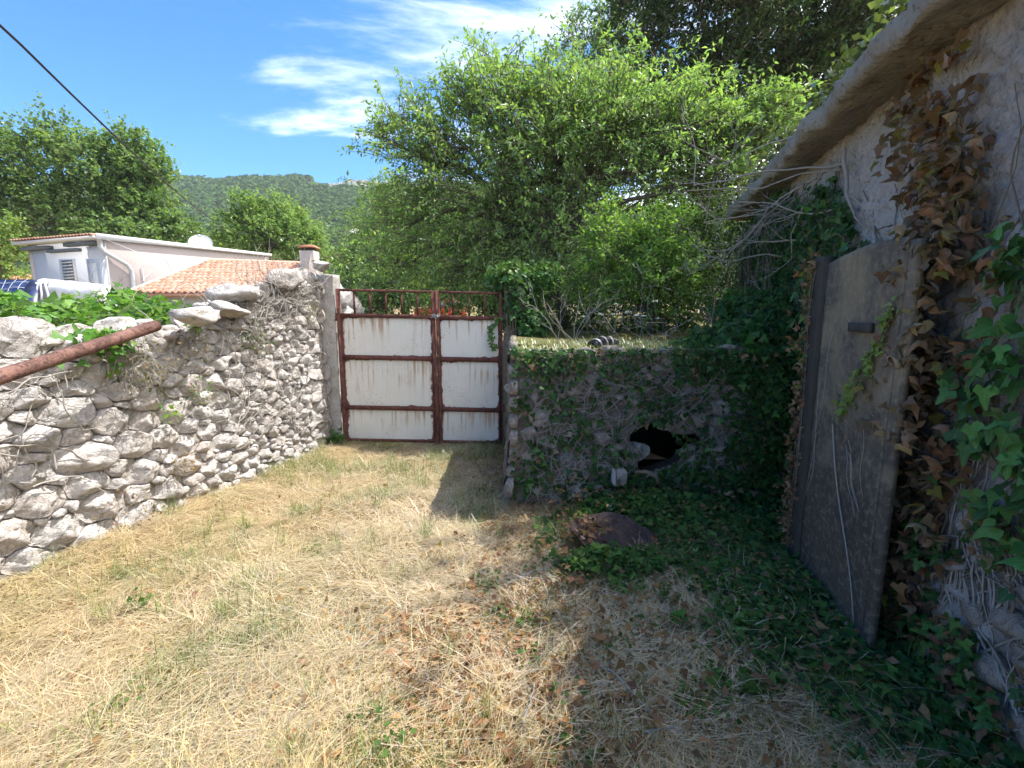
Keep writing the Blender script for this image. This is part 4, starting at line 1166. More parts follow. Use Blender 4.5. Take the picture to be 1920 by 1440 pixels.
# 9 ivy ground cover in the shade on the right, with the mound by the lid
pp = []
while len(pp) < 11000:
    y = random.uniform(1.0, 4.15); x = random.uniform(0.2, BX0 + BK * y)
    line = 0.40 + max(0.0, (3.5 - y)) * 0.45
    e = (x - line) / 0.75 + 0.9 * noise.noise(Vector((x * 2.2, y * 2.2, 3))) + 0.7 * noise.noise(Vector((x * 6, y * 6, 8)))
    m_ = 0.8 * math.exp(-(((x - 0.66) / 0.34) ** 2 + ((y - 2.95) / 0.16) ** 2)) * 0.8 + 0.8 * math.exp(-(((x - 1.25) / 0.6) ** 2 + ((y - 3.8) / 0.35) ** 2))
    if m_ > 0.25: e += 1.2
    if random.random() > min(1.0, e * 0.9): continue
    if math.hypot((x - 0.74) / 0.31, (y - 3.30) / 0.24) < 0.95 and random.random() < (0.93 if abs(x - 0.70) > 0.10 or y < 3.33 else 0.2): continue
    if y > 2.0 and abs((x - 1.95)) < 0.02: continue
    h = 0.02 + 0.06 * random.random() + 0.22 * m_ * random.uniform(0.4, 1)
    pp.append((x, y, ground_z(x, y) + h))
P_ = np.array(pp); n_ = len(P_)
k_ = rng.random((n_, 1))
cl = np.where(k_ < 0.55, jit((0.12, 0.235, 0.058), n_, 0.35), np.where(k_ < 0.86, jit(IVY_D, n_, 0.4) * 1.3, jit((0.14, 0.19, 0.055), n_, 0.3)))
nn_ = unit(rng.normal(size=(n_, 3)) * 0.55 + [0, -0.2, 1]); ax_ = unit(rng.normal(size=(n_, 3)) * [1, 1, 0.25])
V = inst(IVY_V, P_, frames(ax_, nn_), 0.022 + 0.055 * rng.random(n_) ** 1.6)
tag(mobj('ground_ivy', V.reshape(-1, 3), rep_faces(IVY_F, n_, 9), M['leaf'], C=np.repeat(cl, 9, 0)), kind='stuff')

# ------------------------------------------------------------------ ground litter: straw, grass, dry leaves
def lane_left(y): return -3.30 + 0.2687 * (y - 2.76)
def blades(n, pos, yaw, pitch, length, width, bend, cols, name, segs=2):
    """thin flat blades; pitch 0 lies down, 90 degrees stands"""
    t = np.linspace(0, 1, segs + 1)
    d = np.stack([np.cos(yaw) * np.cos(pitch), np.sin(yaw) * np.cos(pitch), np.sin(pitch)], -1)
    sidev = np.stack([-np.sin(yaw), np.cos(yaw), 0 * yaw], -1)
    rows = []
    for q in t:
        c_ = pos + d * (length * q)[:, None] + np.stack([0 * yaw, 0 * yaw, -bend * q * q], -1) + sidev * (bend * 0.7 * math.sin(q * 2.5))[:, None]
        w_ = (width * (1 - 0.75 * q))[:, None] / 2
        rows += [c_ - sidev * w_, c_ + sidev * w_]
    V = np.stack(rows, 1)
    F = np.array([[2 * k, 2 * k + 1, 2 * k + 3, 2 * k + 2] for k in range(segs)])
    return tag(mobj(name, V.reshape(-1, 3), rep_faces(F, n, 2 * segs + 2), M['blade'], C=np.repeat(cols, 2 * segs + 2, 0)), kind='stuff')
def ground_pts(n, dens, ymin=0.95, ymax=6.3):
    out = []
    while len(out) < n:
        m_ = 4000
        y = ymin + (ymax - ymin) * rng.random(m_) ** 1.35; x = rng.uniform(-3.9, 2.1, m_)
        ok = (x > lane_left(y) + 0.03) & (x < BX0 + BK * y - 0.05) & ~((y > 4.05) & (x > -0.05))
        for a_, b_ in zip(x[ok], y[ok]):
            if random.random() < dens(a_, b_): out.append((a_, b_))
    out = np.array(out[:n]); z = np.array([ground_z(a_, b_) for a_, b_ in out])
    return np.column_stack([out, z])
def n2(x, y, s_, o): return noise.noise(Vector((x * s_, y * s_, o)))
def d_straw(x, y):
    d = 0.75 + 0.5 * n2(x, y, 1.3, 1) + 0.3 * n2(x, y, 4, 2)
    d -= 0.62 * min(1, max(0, (x - 0.85 - max(0, 3.0 - y) * 0.35) / 0.6))
    return d * (1.0 if y < 4.8 else 0.7)
NS = 70000
P_ = ground_pts(NS, d_straw)
yawf = np.array([n2(a_, b_, 0.9, 5) for a_, b_ in P_[:, :2]]) * 4.0
yaw = yawf + rng.normal(size=NS) * 0.9
P_[:, 2] += np.abs(rng.normal(size=NS)) * 0.018 + 0.001
k_ = rng.random((NS, 1))
gy_ = (np.array([n2(a_, b_, 1.1, 9) for a_, b_ in P_[:, :2]])[:, None] > 0.12)
cl = np.where(k_ < 0.55, jit((0.58, 0.44, 0.235), NS, 0.25, 0.06), np.where(k_ < 0.85, jit((0.44, 0.31, 0.155), NS, 0.3, 0.06), jit((0.66, 0.56, 0.36), NS, 0.15, 0.05)))
cl = np.where(gy_ & (rng.random((NS, 1)) < 0.35), jit((0.30, 0.30, 0.10), NS, 0.25), cl)
blades(NS, P_, yaw, rng.normal(size=NS) * 0.16 + 0.06, 0.04 + 0.20 * rng.random(NS) ** 1.5, rng.uniform(0.0014, 0.0042, NS), rng.normal(size=NS) * 0.02, cl, 'straw')
NC, PERC = 1900, 30
cs_ = ground_pts(NC, lambda x, y: d_straw(x, y) * (0.35 + 1.3 * max(0, n2(x, y, 2.2, 55) + 0.2)))
NM = NC * PERC
P_ = np.repeat(cs_, PERC, 0); P_[:, :2] += rng.normal(size=(NM, 2)) * 0.045; P_[:, 2] += np.abs(rng.normal(size=NM)) * 0.022 + 0.004
yaw = np.repeat(rng.uniform(0, 6.28, NC), PERC) + rng.normal(size=NM) * 0.38
cl = np.clip(jit((0.60, 0.455, 0.235), NM, 0.22, 0.06) * np.repeat(rng.uniform(0.65, 1.12, NC), PERC)[:, None], 0, .9)
blades(NM, P_, yaw, rng.normal(size=NM) * 0.12 + np.repeat(rng.uniform(-.02, 0.25, NC), PERC), 0.08 + 0.26 * rng.random(NM) ** 1.6, rng.uniform(0.0013, 0.0038, NM), np.abs(rng.normal(size=NM)) * 0.04, cl, 'straw_clumps', 3)
def d_green(x, y):
    d = 2.4 * (n2(x, y, 1.5, 21) - 0.12) + 1.2 * (n2(x, y, 5, 22) - 0.1)
    d += 0.75 * min(1, max(0, (y - 3.6) / 1.4))
    if x > 0.9 + max(0, 3 - y) * 0.3: d -= 0.3
    return d
NG = 21000
P_ = ground_pts(NG, d_green)
cl = np.where(rng.random((NG, 1)) < 0.7, jit((0.15, 0.21, 0.045), NG, 0.3), jit((0.27, 0.29, 0.09), NG, 0.25))
blades(NG, P_, rng.uniform(0, 6.28, NG), rng.uniform(0.5, 1.5, NG), rng.uniform(0.04, 0.15, NG), rng.uniform(0.002, 0.005, NG), np.abs(rng.normal(size=NG)) * 0.03, cl, 'green_grass', 3)
# taller tufts
tu = ground_pts(75, lambda x, y: 0.35 + n2(x, y, 2, 31))
PT = np.repeat(tu, 34, 0); nT = len(PT); PT[:, :2] += rng.normal(size=(nT, 2)) * 0.022
cl = jit((0.17, 0.24, 0.05), nT, 0.35)
blades(nT, PT, rng.uniform(0, 6.28, nT), rng.uniform(0.75, 1.5, nT), rng.uniform(0.08, 0.24, nT), rng.uniform(0.002, 0.005, nT), np.abs(rng.normal(size=nT)) * 0.05, cl, 'grass_tufts', 3)
# fallen leaves
def d_leaf(x, y):
    d = 0.9 * math.exp(-((x - 0.10 - 0.05 * (4 - y)) / 0.38) ** 2) * (1 if y > 2.2 else 0.4)
    d += 1.1 * math.exp(-(((x + 0.15) / 0.6) ** 2 + ((y - 2.15) / 0.45) ** 2)) + 0.5 * math.exp(-(((x - 0.05) / 0.6) ** 2 + ((y - 1.6) / 0.3) ** 2))
    d += 0.10 * max(0, min(1, x / 0.8)) + 0.02
    return d * (0.5 + 1.3 * max(0, n2(x, y, 3.5, 41) + 0.25))
NLf = 6500
P_ = ground_pts(NLf, d_leaf); P_[:, 2] += 0.015 + 0.03 * rng.random(NLf)
T_ = LEAF_V * [1.15, 1, 2.2]
cl = np.where(rng.random((NLf, 1)) < 0.55, jit((0.30, 0.165, 0.085), NLf, 0.35), jit((0.45, 0.28, 0.15), NLf, 0.3))
V = inst(T_, P_, frames(unit(rng.normal(size=(NLf, 3)) * [1, 1, 0.3]), unit(rng.normal(size=(NLf, 3)) * 0.5 + [0, 0, 1])), rng.uniform(0.02, 0.065, NLf))
tag(mobj('fallen_leaves', V.reshape(-1, 3), rep_faces(LEAF_F, NLf, 5), M['leaf'], C=np.repeat(cl, 5, 0)), kind='stuff')
# dead leaves and stalks scattered over the ivy and the lid
ND = 900
q = np.column_stack([rng.uniform(0.2, 1.9, ND), rng.uniform(1.2, 4.0, ND)])
on_lid = rng.random(ND) < 0.10; q[on_lid] = np.column_stack([0.60 + rng.normal(size=on_lid.sum()) * 0.10, 3.33 + rng.normal(size=on_lid.sum()) * 0.09])
P_ = np.column_stack([q, [ground_z(*a_) + (0.17 + 0.02 * random.random() if l_ else 0.06 + 0.05 * random.random() + 0.14 * math.exp(-((a_[1] - 3.8) / .35) ** 2)) for a_, l_ in zip(q, on_lid)]])
kp = (P_[:, 0] < BX0 + BK * P_[:, 1] - 0.1); P_ = P_[kp]; ND = len(P_)
V = inst(T_, P_, frames(unit(rng.normal(size=(ND, 3)) * [1, 1, 0.4]), unit(rng.normal(size=(ND, 3)) * 0.7 + [0, -0.2, 1])), rng.uniform(0.025, 0.075, ND))
tag(mobj('dead_leaves', V.reshape(-1, 3), rep_faces(LEAF_F, ND, 5), M['leaf'], C=np.repeat(jit((0.34, 0.20, 0.11), ND, .4), 5, 0)), kind='stuff')
NQ = 800
q = np.column_stack([rng.uniform(0.1, 1.9, NQ), rng.uniform(1.1, 3.6, NQ)]); q = q[q[:, 0] < BX0 + BK * q[:, 1] - 0.1]; NQ = len(q)
P_ = np.column_stack([q, [ground_z(*a_) + 0.05 + 0.05 * random.random() for a_ in q]])
blades(NQ, P_, rng.uniform(0, 6.28, NQ), rng.normal(size=NQ) * 0.22, rng.uniform(0.08, 0.26, NQ), rng.uniform(0.0015, 0.004, NQ), np.abs(rng.normal(size=NQ)) * 0.05, jit((0.40, 0.31, 0.19), NQ, .3), 'dry_stalks', 3)
# small leafy weeds in the straw
wd = ground_pts(90, lambda x, y: max(0, 0.6 * min(1, max(0, (x + 0.6) / 1.2)) + 0.05) * (y < 3.8))
PW = np.repeat(wd, 22, 0); nW = len(PW); PW += rng.normal(size=(nW, 3)) * [0.045, 0.045, 0.012]; PW[:, 2] = np.maximum(PW[:, 2], np.repeat(wd[:, 2], 22)) + 0.02 + 0.05 * rng.random(nW)
V = inst(LEAF_V * [1.7, 1, 1], PW, frames(unit(rng.normal(size=(nW, 3)) * [1, 1, .4]), unit(rng.normal(size=(nW, 3)) * .4 + [0, 0, 1])), rng.uniform(0.018, 0.04, nW))
tag(mobj('leafy_weeds', V.reshape(-1, 3), rep_faces(LEAF_F, nW, 5), M['leaf'], C=np.repeat(jit((0.10, 0.19, 0.045), nW, 0.35), 5, 0)), kind='stuff')

# ------------------------------------------------------------------ trees and shrubs
def bez(a, b, sag, n=8, wob=0.0):
    a = np.asarray(a, float); b = np.asarray(b, float); t = np.linspace(0, 1, n)[:, None]
    m_ = (a + b) / 2 + np.asarray(sag)
    p = (1 - t) ** 2 * a + 2 * t * (1 - t) * m_ + t * t * b
    if wob: p[1:-1] += rng.normal(size=(n - 2, 3)) * wob
    return p
def tree(name, label, cat, base, lobes, fork, r0, nclump, per, leaf, cols, group=None, lpt=14, twig=0.35, droop=0.25, T=LEAF_V, F=LEAF_F, width=1.0, spread=0.22, branch_mat='bark', twigs_seen=True, fill=0.45, mat='leaf', nsub=7):
    """trunk with limbs to every lobe; leaves strung along twigs gathered in clumps through the lobes"""
    base = np.asarray(base, float); fork = np.asarray(fork, float)
    t = thing(name, label, cat, tuple(base), group)
    L = np.array([l[:6] for l in lobes], float); wgt = np.array([l[6] if len(l) > 6 else 1.0 for l in lobes]) * (L[:, 3] * L[:, 4] * L[:, 5]) ** 0.6
    g = Geo()
    g.tube(bez(base - [0, 0, 0.2], fork, rng.normal(size=3) * 0.08 * np.linalg.norm(fork - base), 9), np.linspace(r0, r0 * 0.72, 9), 9)
    li = rng.choice(len(L), nclump, p=wgt / wgt.sum())
    d = unit(rng.normal(size=(nclump, 3))); rad_ = (fill + (1 - fill) * rng.random((nclump, 1)) ** 0.6)
    cc = L[li, :3] + d * rad_ * L[li, 3:6]
    gl_ = Geo()
    for k in range(len(L)):
        c_ = L[k, :3]; ln = np.linalg.norm(c_ - fork)
        rb = r0 * 0.62 * min(1, 0.35 + 0.5 * (L[k, 3:6].mean() / L[:, 3:6].mean()))
        P1 = bez(fork, c_, np.array([0, 0, 0.12 * ln]) + rng.normal(size=3) * 0.06 * ln, 9, 0.02 * ln)
        gl_.tube(P1, np.linspace(rb, rb * 0.35, 9), 7)
        mine = np.where(li == k)[0]
        for q in mine[:nsub]:
            s_ = P1[rng.integers(4, 9)]
            gl_.tube(bez(s_, cc[q], rng.normal(size=3) * 0.1 * np.linalg.norm(cc[q] - s_) + [0, 0, .05], 5), np.linspace(rb * 0.30, rb * 0.10, 5), 5)
    g.build('trunk', M[branch_mat], t, smooth=True); gl_.build('limbs', M[branch_mat], t, smooth=True)
    # twigs
    nt_ = nclump * per
    ci = np.repeat(np.arange(nclump), per)
    size_ = (L[li, 3:6].mean(1) * spread)[ci][:, None]
    s0 = cc[ci] + rng.normal(size=(nt_, 3)) * size_ * [1, 1, 0.7]
    out_ = unit(s0 - (L[li, :3][ci] * 0.6 + fork * 0.4))
    td = unit(out_ + rng.normal(size=(nt_, 3)) * 0.55 + np.array([0, 0, 0.25]))
    tl = twig * rng.uniform(0.55, 1.35, nt_)
    q = (np.arange(lpt) + 0.5) / lpt
    pos = s0[:, None] + td[:, None] * (tl[:, None] * q[None])[..., None] - np.array([0, 0, 1.0]) * (droop * tl[:, None] * q[None] ** 2)[..., None]
    pos = pos.reshape(-1, 3); n_ = len(pos)
    pos += rng.normal(size=(n_, 3)) * leaf * 0.25
    ax_ = unit(np.repeat(td, lpt, 0) * 0.6 + rng.normal(size=(n_, 3)) * 0.6 + np.array([0, 0, -0.45 * min(1, droop * 3)]))
    nn_ = unit(rng.normal(size=(n_, 3)) * 0.55 + np.repeat(out_, lpt, 0) * 0.35 + [0, 0, 0.9])
    sz = leaf * rng.uniform(0.65, 1.25, n_)
    tone = rng.uniform(0.82, 1.2, nclump)[ci].repeat(lpt)[:, None]
    mixv = rng.random((n_, 1))
    cl = np.where(mixv < 0.7, np.asarray(cols[0]), np.asarray(cols[1]))
    cl = np.clip(cl * tone * rng.uniform(0.8, 1.25, (n_, 1)) * (1 + rng.uniform(-.08, .08, (n_, 3))), 0.003, .9)
    V = inst(T * [width, 1, 1], pos, frames(ax_, nn_), sz)
    mobj('crown', V.reshape(-1, 3), rep_faces(F, n_, len(T)), M[mat], t, C=np.repeat(cl, len(T), 0))
    if twigs_seen:
        a3 = s0 - td * tl[:, None] * 0.5; b3 = s0 + td * (tl * 0.9)[:, None] - np.array([0, 0, 1.0]) * (droop * tl * 0.8)[:, None]
        m3 = (a3 + b3) / 2 + np.array([0, 0, .03]); rr_ = 0.0035 * (twig / 0.35)
        p1 = np.cross(td, [0, 0, 1.0]); p1 = unit(p1); p2 = np.cross(td, p1)
        rows = []
        for c_, f_ in ((a3, 1.3), (m3, 1.0), (b3, 0.4)):
            for an in (0, 2.09, 4.19): rows.append(c_ + (p1 * math.cos(an) + p2 * math.sin(an)) * rr_ * f_)
        V = np.stack(rows, 1)
        Fq = np.array([[a_ * 3 + j, a_ * 3 + (j + 1) % 3, a_ * 3 + 3 + (j + 1) % 3, a_ * 3 + 3 + j] for a_ in (0, 1) for j in range(3)])
        mobj('twigs', V.reshape(-1, 3), rep_faces(Fq, nt_, 9), M['bark'], t)
    return t
def lobe(px, py, Y, rx, ry, w=1.0, ry_=None):
    """crown lobe: pixel centre and pixel radii turned into metres at depth Y"""
    c_ = at(px, py, Y); k = Y / FPX
    return (c_[0], c_[1], c_[2], rx * k, ry_ if ry_ else 0.8 * (rx + ry) / 2 * k, ry * k, w)

G1 = ((0.155, 0.255, 0.055), (0.225, 0.33, 0.075)); G2 = ((0.09, 0.165, 0.045), (0.14, 0.22, 0.058)); GD = ((0.04, 0.082, 0.030), (0.065, 0.12, 0.040))
lob = [lobe(715, 255, 8.4, 62, 26, 0.45), lobe(770, 230, 8.4, 60, 34, 0.5), lobe(820, 300, 8.3, 80, 50, 0.8), lobe(860, 370, 8.3, 110, 60, 0.9), lobe(900, 200, 8.4, 80, 50, 0.8), lobe(945, 150, 8.5, 65, 40, 0.8), lobe(1040, 235, 8.3, 130, 80, 1.2),
       lobe(1190, 230, 8.0, 140, 70, 1.4), lobe(1320, 260, 7.7, 110, 65, 1.4), lobe(1410, 240, 7.4, 55, 42, 1.1), lobe(890, 450, 8.3, 130, 50, 0.8), lobe(1020, 330, 8.0, 120, 60, 0.8), lobe(1180, 330, 7.7, 110, 45, 0.8),
       lobe(780, 410, 8.6, 80, 45, 0.7), lobe(1085, 185, 8.7, 90, 40, 0.9), lobe(1330, 345, 7.3, 80, 40, 0.7), lobe(740, 500, 9.2, 70, 50, 0.8), lobe(1265, 205, 7.9, 70, 30, 0.6), lobe(950, 490, 8.0, 90, 50, 0.8), lobe(1080, 430, 7.6, 90, 50, 0.8), lobe(850, 510, 8.6, 70, 45, 0.8), lobe(1010, 530, 7.4, 60, 40, 0.7), lobe(1150, 480, 7.0, 70, 50, 0.7)]
G0 = ((0.175, 0.285, 0.098), (0.265, 0.375, 0.125))
tree('fruit_tree', 'spreading light green tree with drooping leaves, rising behind the cistern', 'tree', at(1075, 590, 8.0) - [0, 0, .3], lob, at(1030, 425, 8.0), 0.11, 430, 9, 0.090, G0, lpt=17, twig=0.52, droop=0.30, spread=0.36, fill=0.15, width=0.85, nsub=10)
tree('leafy_shrub', 'bright green upright shrub behind the cistern, below the spreading tree', 'shrub', (1.75, 6.0, 1.45), [lobe(1190, 500, 6.0, 75, 60), lobe(1250, 450, 6.0, 60, 50), lobe(1160, 440, 6.2, 50, 45), lobe(1230, 545, 5.8, 75, 40), lobe(1120, 540, 6.2, 50, 40)],
     (1.8, 6.0, 1.75), 0.03, 130, 6, 0.06, ((0.15, 0.27, 0.06), (0.23, 0.36, 0.085)), lpt=13, twig=0.24, droop=0.12)
tree('dark_tree', 'tall dark tree with airy crown against the clouds, above the building eave', 'tree', at(1400, 560, 14), [lobe(1200, 40, 13, 60, 50, .7), lobe(1260, 130, 13, 90, 55), lobe(1340, 40, 13, 110, 80), lobe(1480, 60, 13.5, 120, 80), lobe(1600, 20, 13, 100, 80), lobe(1420, 180, 14, 110, 60, 1.2), lobe(1560, 150, 14, 100, 70, 1.2), lobe(1690, -20, 13.5, 90, 80), lobe(1330, 190, 13.5, 70, 50), lobe(1450, -70, 13.5, 160, 60), lobe(1280, -60, 13, 110, 60)],
     at(1400, 330, 14), 0.16, 620, 9, 0.13, GD, lpt=14, twig=0.55, droop=0.2, nsub=3)
tree('young_tree', 'slim mid-green treetop poking up behind the spreading tree, left of the dark tree', 'tree', at(1110, 560, 17), [lobe(1110, 70, 17, 52, 50), lobe(1085, 130, 17, 60, 60), lobe(1160, 120, 17, 50, 60), lobe(1075, 45, 17, 22, 30), lobe(1130, 220, 17, 90, 80)],
     at(1110, 300, 17), 0.12, 110, 9, 0.11, G2, lpt=12, twig=0.5)
# screen of trees behind the gate
tree('drooping_tree', 'mid-green drooping tree standing just behind the left part of the gate', 'tree', at(760, 590, 15), [lobe(740, 440, 15, 80, 60), lobe(700, 510, 15, 65, 60), lobe(820, 480, 15, 90, 80), lobe(760, 385, 15.5, 55, 40), lobe(880, 540, 14, 80, 50), lobe(740, 545, 14.5, 60, 35)],
     at(765, 520, 15), 0.14, 230, 9, 0.10, ((0.10, 0.185, 0.05), (0.16, 0.25, 0.07)), lpt=13, twig=0.5, droop=0.45)
tree('background_tree', 'pale-topped tree in front of the hillside, between the chimney and the drooping tree', 'tree', at(690, 590, 30), [lobe(735, 370, 30, 35, 40), lobe(700, 470, 30, 50, 60), lobe(660, 520, 30, 45, 40), lobe(740, 430, 31, 55, 60)],
     at(700, 530, 30), 0.2, 120, 8, 0.17, ((0.15, 0.23, 0.065), (0.22, 0.29, 0.09)), lpt=12, twig=0.8, twigs_seen=False)
tree('dark_bush', 'deep green thicket behind the gate bars beside the parked car', 'bush', at(720, 600, 11.5), [lobe(700, 545, 11.5, 50, 40), lobe(745, 560, 11.5, 45, 30), lobe(680, 580, 11, 40, 30)],
     at(720, 580, 11.5), 0.05, 90, 8, 0.075, GD, lpt=12, twig=0.35, twigs_seen=False, droop=0.3)
tree('dark_bush', 'deep green thicket behind the ivy-crowned post and the right gate leaf', 'bush', at(930, 610, 10), [lobe(900, 540, 10, 55, 40), lobe(960, 560, 10, 70, 60), lobe(1030, 520, 9.5, 70, 60), lobe(1060, 580, 8.8, 70, 45)],
     at(960, 590, 10), 0.05, 170, 8, 0.075, GD, lpt=12, twig=0.35, twigs_seen=False, droop=0.3)
tree('dark_bush', 'shadowy evergreen thicket between the bright shrub and the ivy-hung wall', 'bush', at(1340, 640, 7.6), [lobe(1340, 480, 8.4, 80, 90, 1.2), lobe(1290, 560, 7.6, 90, 70), lobe(1400, 520, 8.4, 60, 100, 1.2), lobe(1310, 410, 9.2, 80, 60), lobe(1230, 590, 7.2, 80, 40), lobe(1420, 420, 9.0, 50, 60), lobe(1130, 610, 7.6, 80, 35)],
     at(1340, 600, 7.8), 0.06, 300, 8, 0.075, GD, lpt=12, twig=0.3, twigs_seen=False, droop=0.2)
tree('background_tree', 'broad dark tree filling the gap behind the spreading tree', 'tree', at(1000, 590, 20), [lobe(960, 420, 20, 140, 110), lobe(1150, 400, 20, 140, 120), lobe(1080, 300, 20, 110, 70), lobe(860, 500, 20, 90, 70), lobe(1280, 330, 20, 100, 100)],
     at(1020, 520, 20), 0.25, 320, 8, 0.15, G2, lpt=12, twig=0.7, twigs_seen=False)
tree('added_shade_tree', 'unseen thin-leaved tree added over the roof to dapple the ground with shade', 'tree', (7.6, 5.2, 0.3), [(5.0, 3.6, 7.6, 1.0, 1.3, .7), (5.6, 5.2, 8.2, 1.2, 1.3, .8), (6.2, 3.4, 8.6, 1.2, 1.3, .8), (4.8, 4.9, 7.9, .8, 1.0, .5), (7.0, 4.8, 9.0, 1.4, 1.3, .9), (5.1, 2.3, 8.0, 0.9, 0.9, .6), (5.0, 6.4, 7.8, .9, 1.0, .5)],
     (7.0, 4.9, 5.2), 0.14, 150, 7, 0.10, G2, lpt=12, twig=0.55, spread=0.4, fill=0.1)  # out-of-view tree, added to throw dappled shade on the ground
# left-hand trees beyond the house
LG = 'trees beyond the white house'
tree('broad_tree', 'tallest broad tree on the far left, its peak left of the overhead cable', 'tree', at(110, 520, 30), [lobe(105, 265, 30, 38, 40, .9), lobe(140, 300, 30, 50, 50), lobe(60, 320, 30, 60, 60), lobe(150, 380, 30, 80, 60), lobe(70, 410, 30, 80, 60), lobe(10, 300, 30, 40, 60), lobe(0, 400, 30, 60, 60), lobe(175, 310, 29.5, 35, 45), lobe(190, 430, 29, 70, 40)],
     at(110, 450, 30), 0.3, 330, 8, 0.20, ((0.11, 0.185, 0.06), (0.17, 0.245, 0.08)), LG, 11, 0.9, 0.2, DIA_V, DIA_F, 1.3, twigs_seen=False)
tree('broad_tree', 'second broad tree, under the overhead cable and right of the tallest one', 'tree', at(260, 520, 31), [lobe(235, 295, 31, 40, 42), lobe(265, 340, 31, 52, 50), lobe(240, 390, 31, 60, 50), lobe(275, 410, 30, 50, 40), lobe(320, 440, 30, 45, 25), lobe(285, 315, 31, 30, 35), lobe(250, 445, 29, 80, 30)],
     at(260, 450, 31), 0.3, 250, 8, 0.20, ((0.105, 0.18, 0.056), (0.165, 0.24, 0.078)), LG, 11, 0.9, 0.2, DIA_V, DIA_F, 1.3, twigs_seen=False)
tree('broad_tree', 'rounded tree rising behind the satellite dish in front of the hill', 'tree', at(500, 520, 34), [lobe(462, 398, 34, 28, 30, .8), lobe(520, 408, 34, 38, 30), lobe(555, 440, 34, 36, 40), lobe(455, 440, 34, 40, 34), lobe(510, 455, 33, 70, 34), lobe(580, 478, 34, 28, 28), lobe(420, 462, 35, 34, 18)],
     at(505, 470, 34), 0.25, 230, 8, 0.20, ((0.135, 0.22, 0.065), (0.20, 0.29, 0.085)), LG, 11, 0.9, 0.2, DIA_V, DIA_F, 1.3, twigs_seen=False)
tree('broad_tree', 'yellow-green bushy tree cut by the left picture edge, beside the white house', 'tree', at(5, 560, 24), [lobe(0, 450, 24, 35, 35), lobe(10, 490, 24, 40, 30), lobe(-40, 470, 24, 50, 50)],
     at(0, 520, 24), 0.15, 90, 8, 0.15, ((0.16, 0.24, 0.065), (0.23, 0.31, 0.09)), LG, 11, 0.7, 0.2, DIA_V, DIA_F, 1.3, twigs_seen=False)
for k, (px, py, Y, rx, ry) in enumerate(((620, 490, 60, 40, 26), (660, 505, 75, 40, 22), (590, 520, 52, 40, 24), (355, 475, 70, 38, 16), (700, 480, 110, 50, 20))):
    tree('distant_tree', ['round tree just right of the chimney at the foot of the hill', 'far tree below the lower scree patch', 'tree directly behind the chimney', 'far tree between the white house roof and the satellite dish', 'farthest tree above the left gate bars'][k], 'tree',
         at(px, 585, Y), [lobe(px, py, Y, rx, ry), lobe(px + rx * .6, py + ry * .7, Y, rx * .7, ry * .8), lobe(px - rx * .6, py + ry * .8, Y, rx * .7, ry * .8), lobe(px, py + ry * 1.6, Y, rx, ry)], at(px, py + ry, Y), 0.25, 70, 7, 0.0055 * Y,
         ((0.11, 0.185, 0.055), (0.17, 0.24, 0.075)), 'trees at the foot of the hill', 9, 0.022 * Y, 0.2, DIA_V, DIA_F, 1.4, twigs_seen=False)

# ------------------------------------------------------------------ dead branches, dry stems, weeds
def spray(name, label, cat, starts, mat, gens=3, group=None):
    g = Geo()
    def grow(p, d, l, r_, gen):
        n = 8; pts = [np.array(p)]
        dd = np.array(d, float)
        for k in range(n):
            dd = unit(dd + rng.normal(size=3) * 0.16 + np.array([0, 0, 0.05 if gen else -0.04])); pts.append(pts[-1] + dd * l / n)
        pts = np.array(pts); g.tube(pts, np.linspace(r_, r_ * 0.4, n + 1), 5, caps=False)
        if gen < gens:
            for _ in range(random.randint(2, 4)):
                k = random.randint(2, n); grow(pts[k], unit(dd + rng.normal(size=3) * 0.6), l * random.uniform(0.35, 0.6), r_ * 0.5, gen + 1)
    for p, d, l, r_ in starts: grow(p, d, l, r_, 0)
    return tag(g.build(name, M[mat], smooth=True), label, cat, group)
st = []
for k in range(15):
    y = random.uniform(3.5, 4.7); z = random.uniform(2.3, 2.95)
    tgt = at(random.uniform(1280, 1480), random.uniform(350, 470), random.uniform(4.2, 5.2)); p = bwall(y, z, 0.03)
    st.append((p, unit(tgt - p), np.linalg.norm(tgt - p) * random.uniform(0.7, 1.0), random.uniform(0.007, 0.012)))
st.append((bwall(3.6, 2.95, .06), unit(np.array([-.25, -.15, -1])), 0.75, 0.018))
spray('dead_branches', 'bare pale grey branches reaching out of the ivy wall towards the light green tree', 'branches', st, 'vine_wood')
st = [(bwall(4.2, 3.27, 0.15), unit(np.array([-0.9, 0.2, 0.2])), 0.7, 0.008)]
spray('dead_twig', 'leafless forked twig sticking out over the far end of the eave', 'twig', st, 'vine_wood')
g = Geo()
for k in range(170):
    y = random.uniform(4.7, 6.7); pts_, r_ = crawl((y, random.uniform(1.3, 2.9)), -1.57, 0.07, random.randint(6, 18), bwall, 0.5, r0=random.uniform(0.003, 0.007), off=random.uniform(0.12, 0.3))
    g.tube(pts_, r_, 4, caps=False)
tag(g.build('dead_creeper', M['vine_dark']), 'curtain of tangled brown dead stems over the far end of the ivy wall', 'vine')
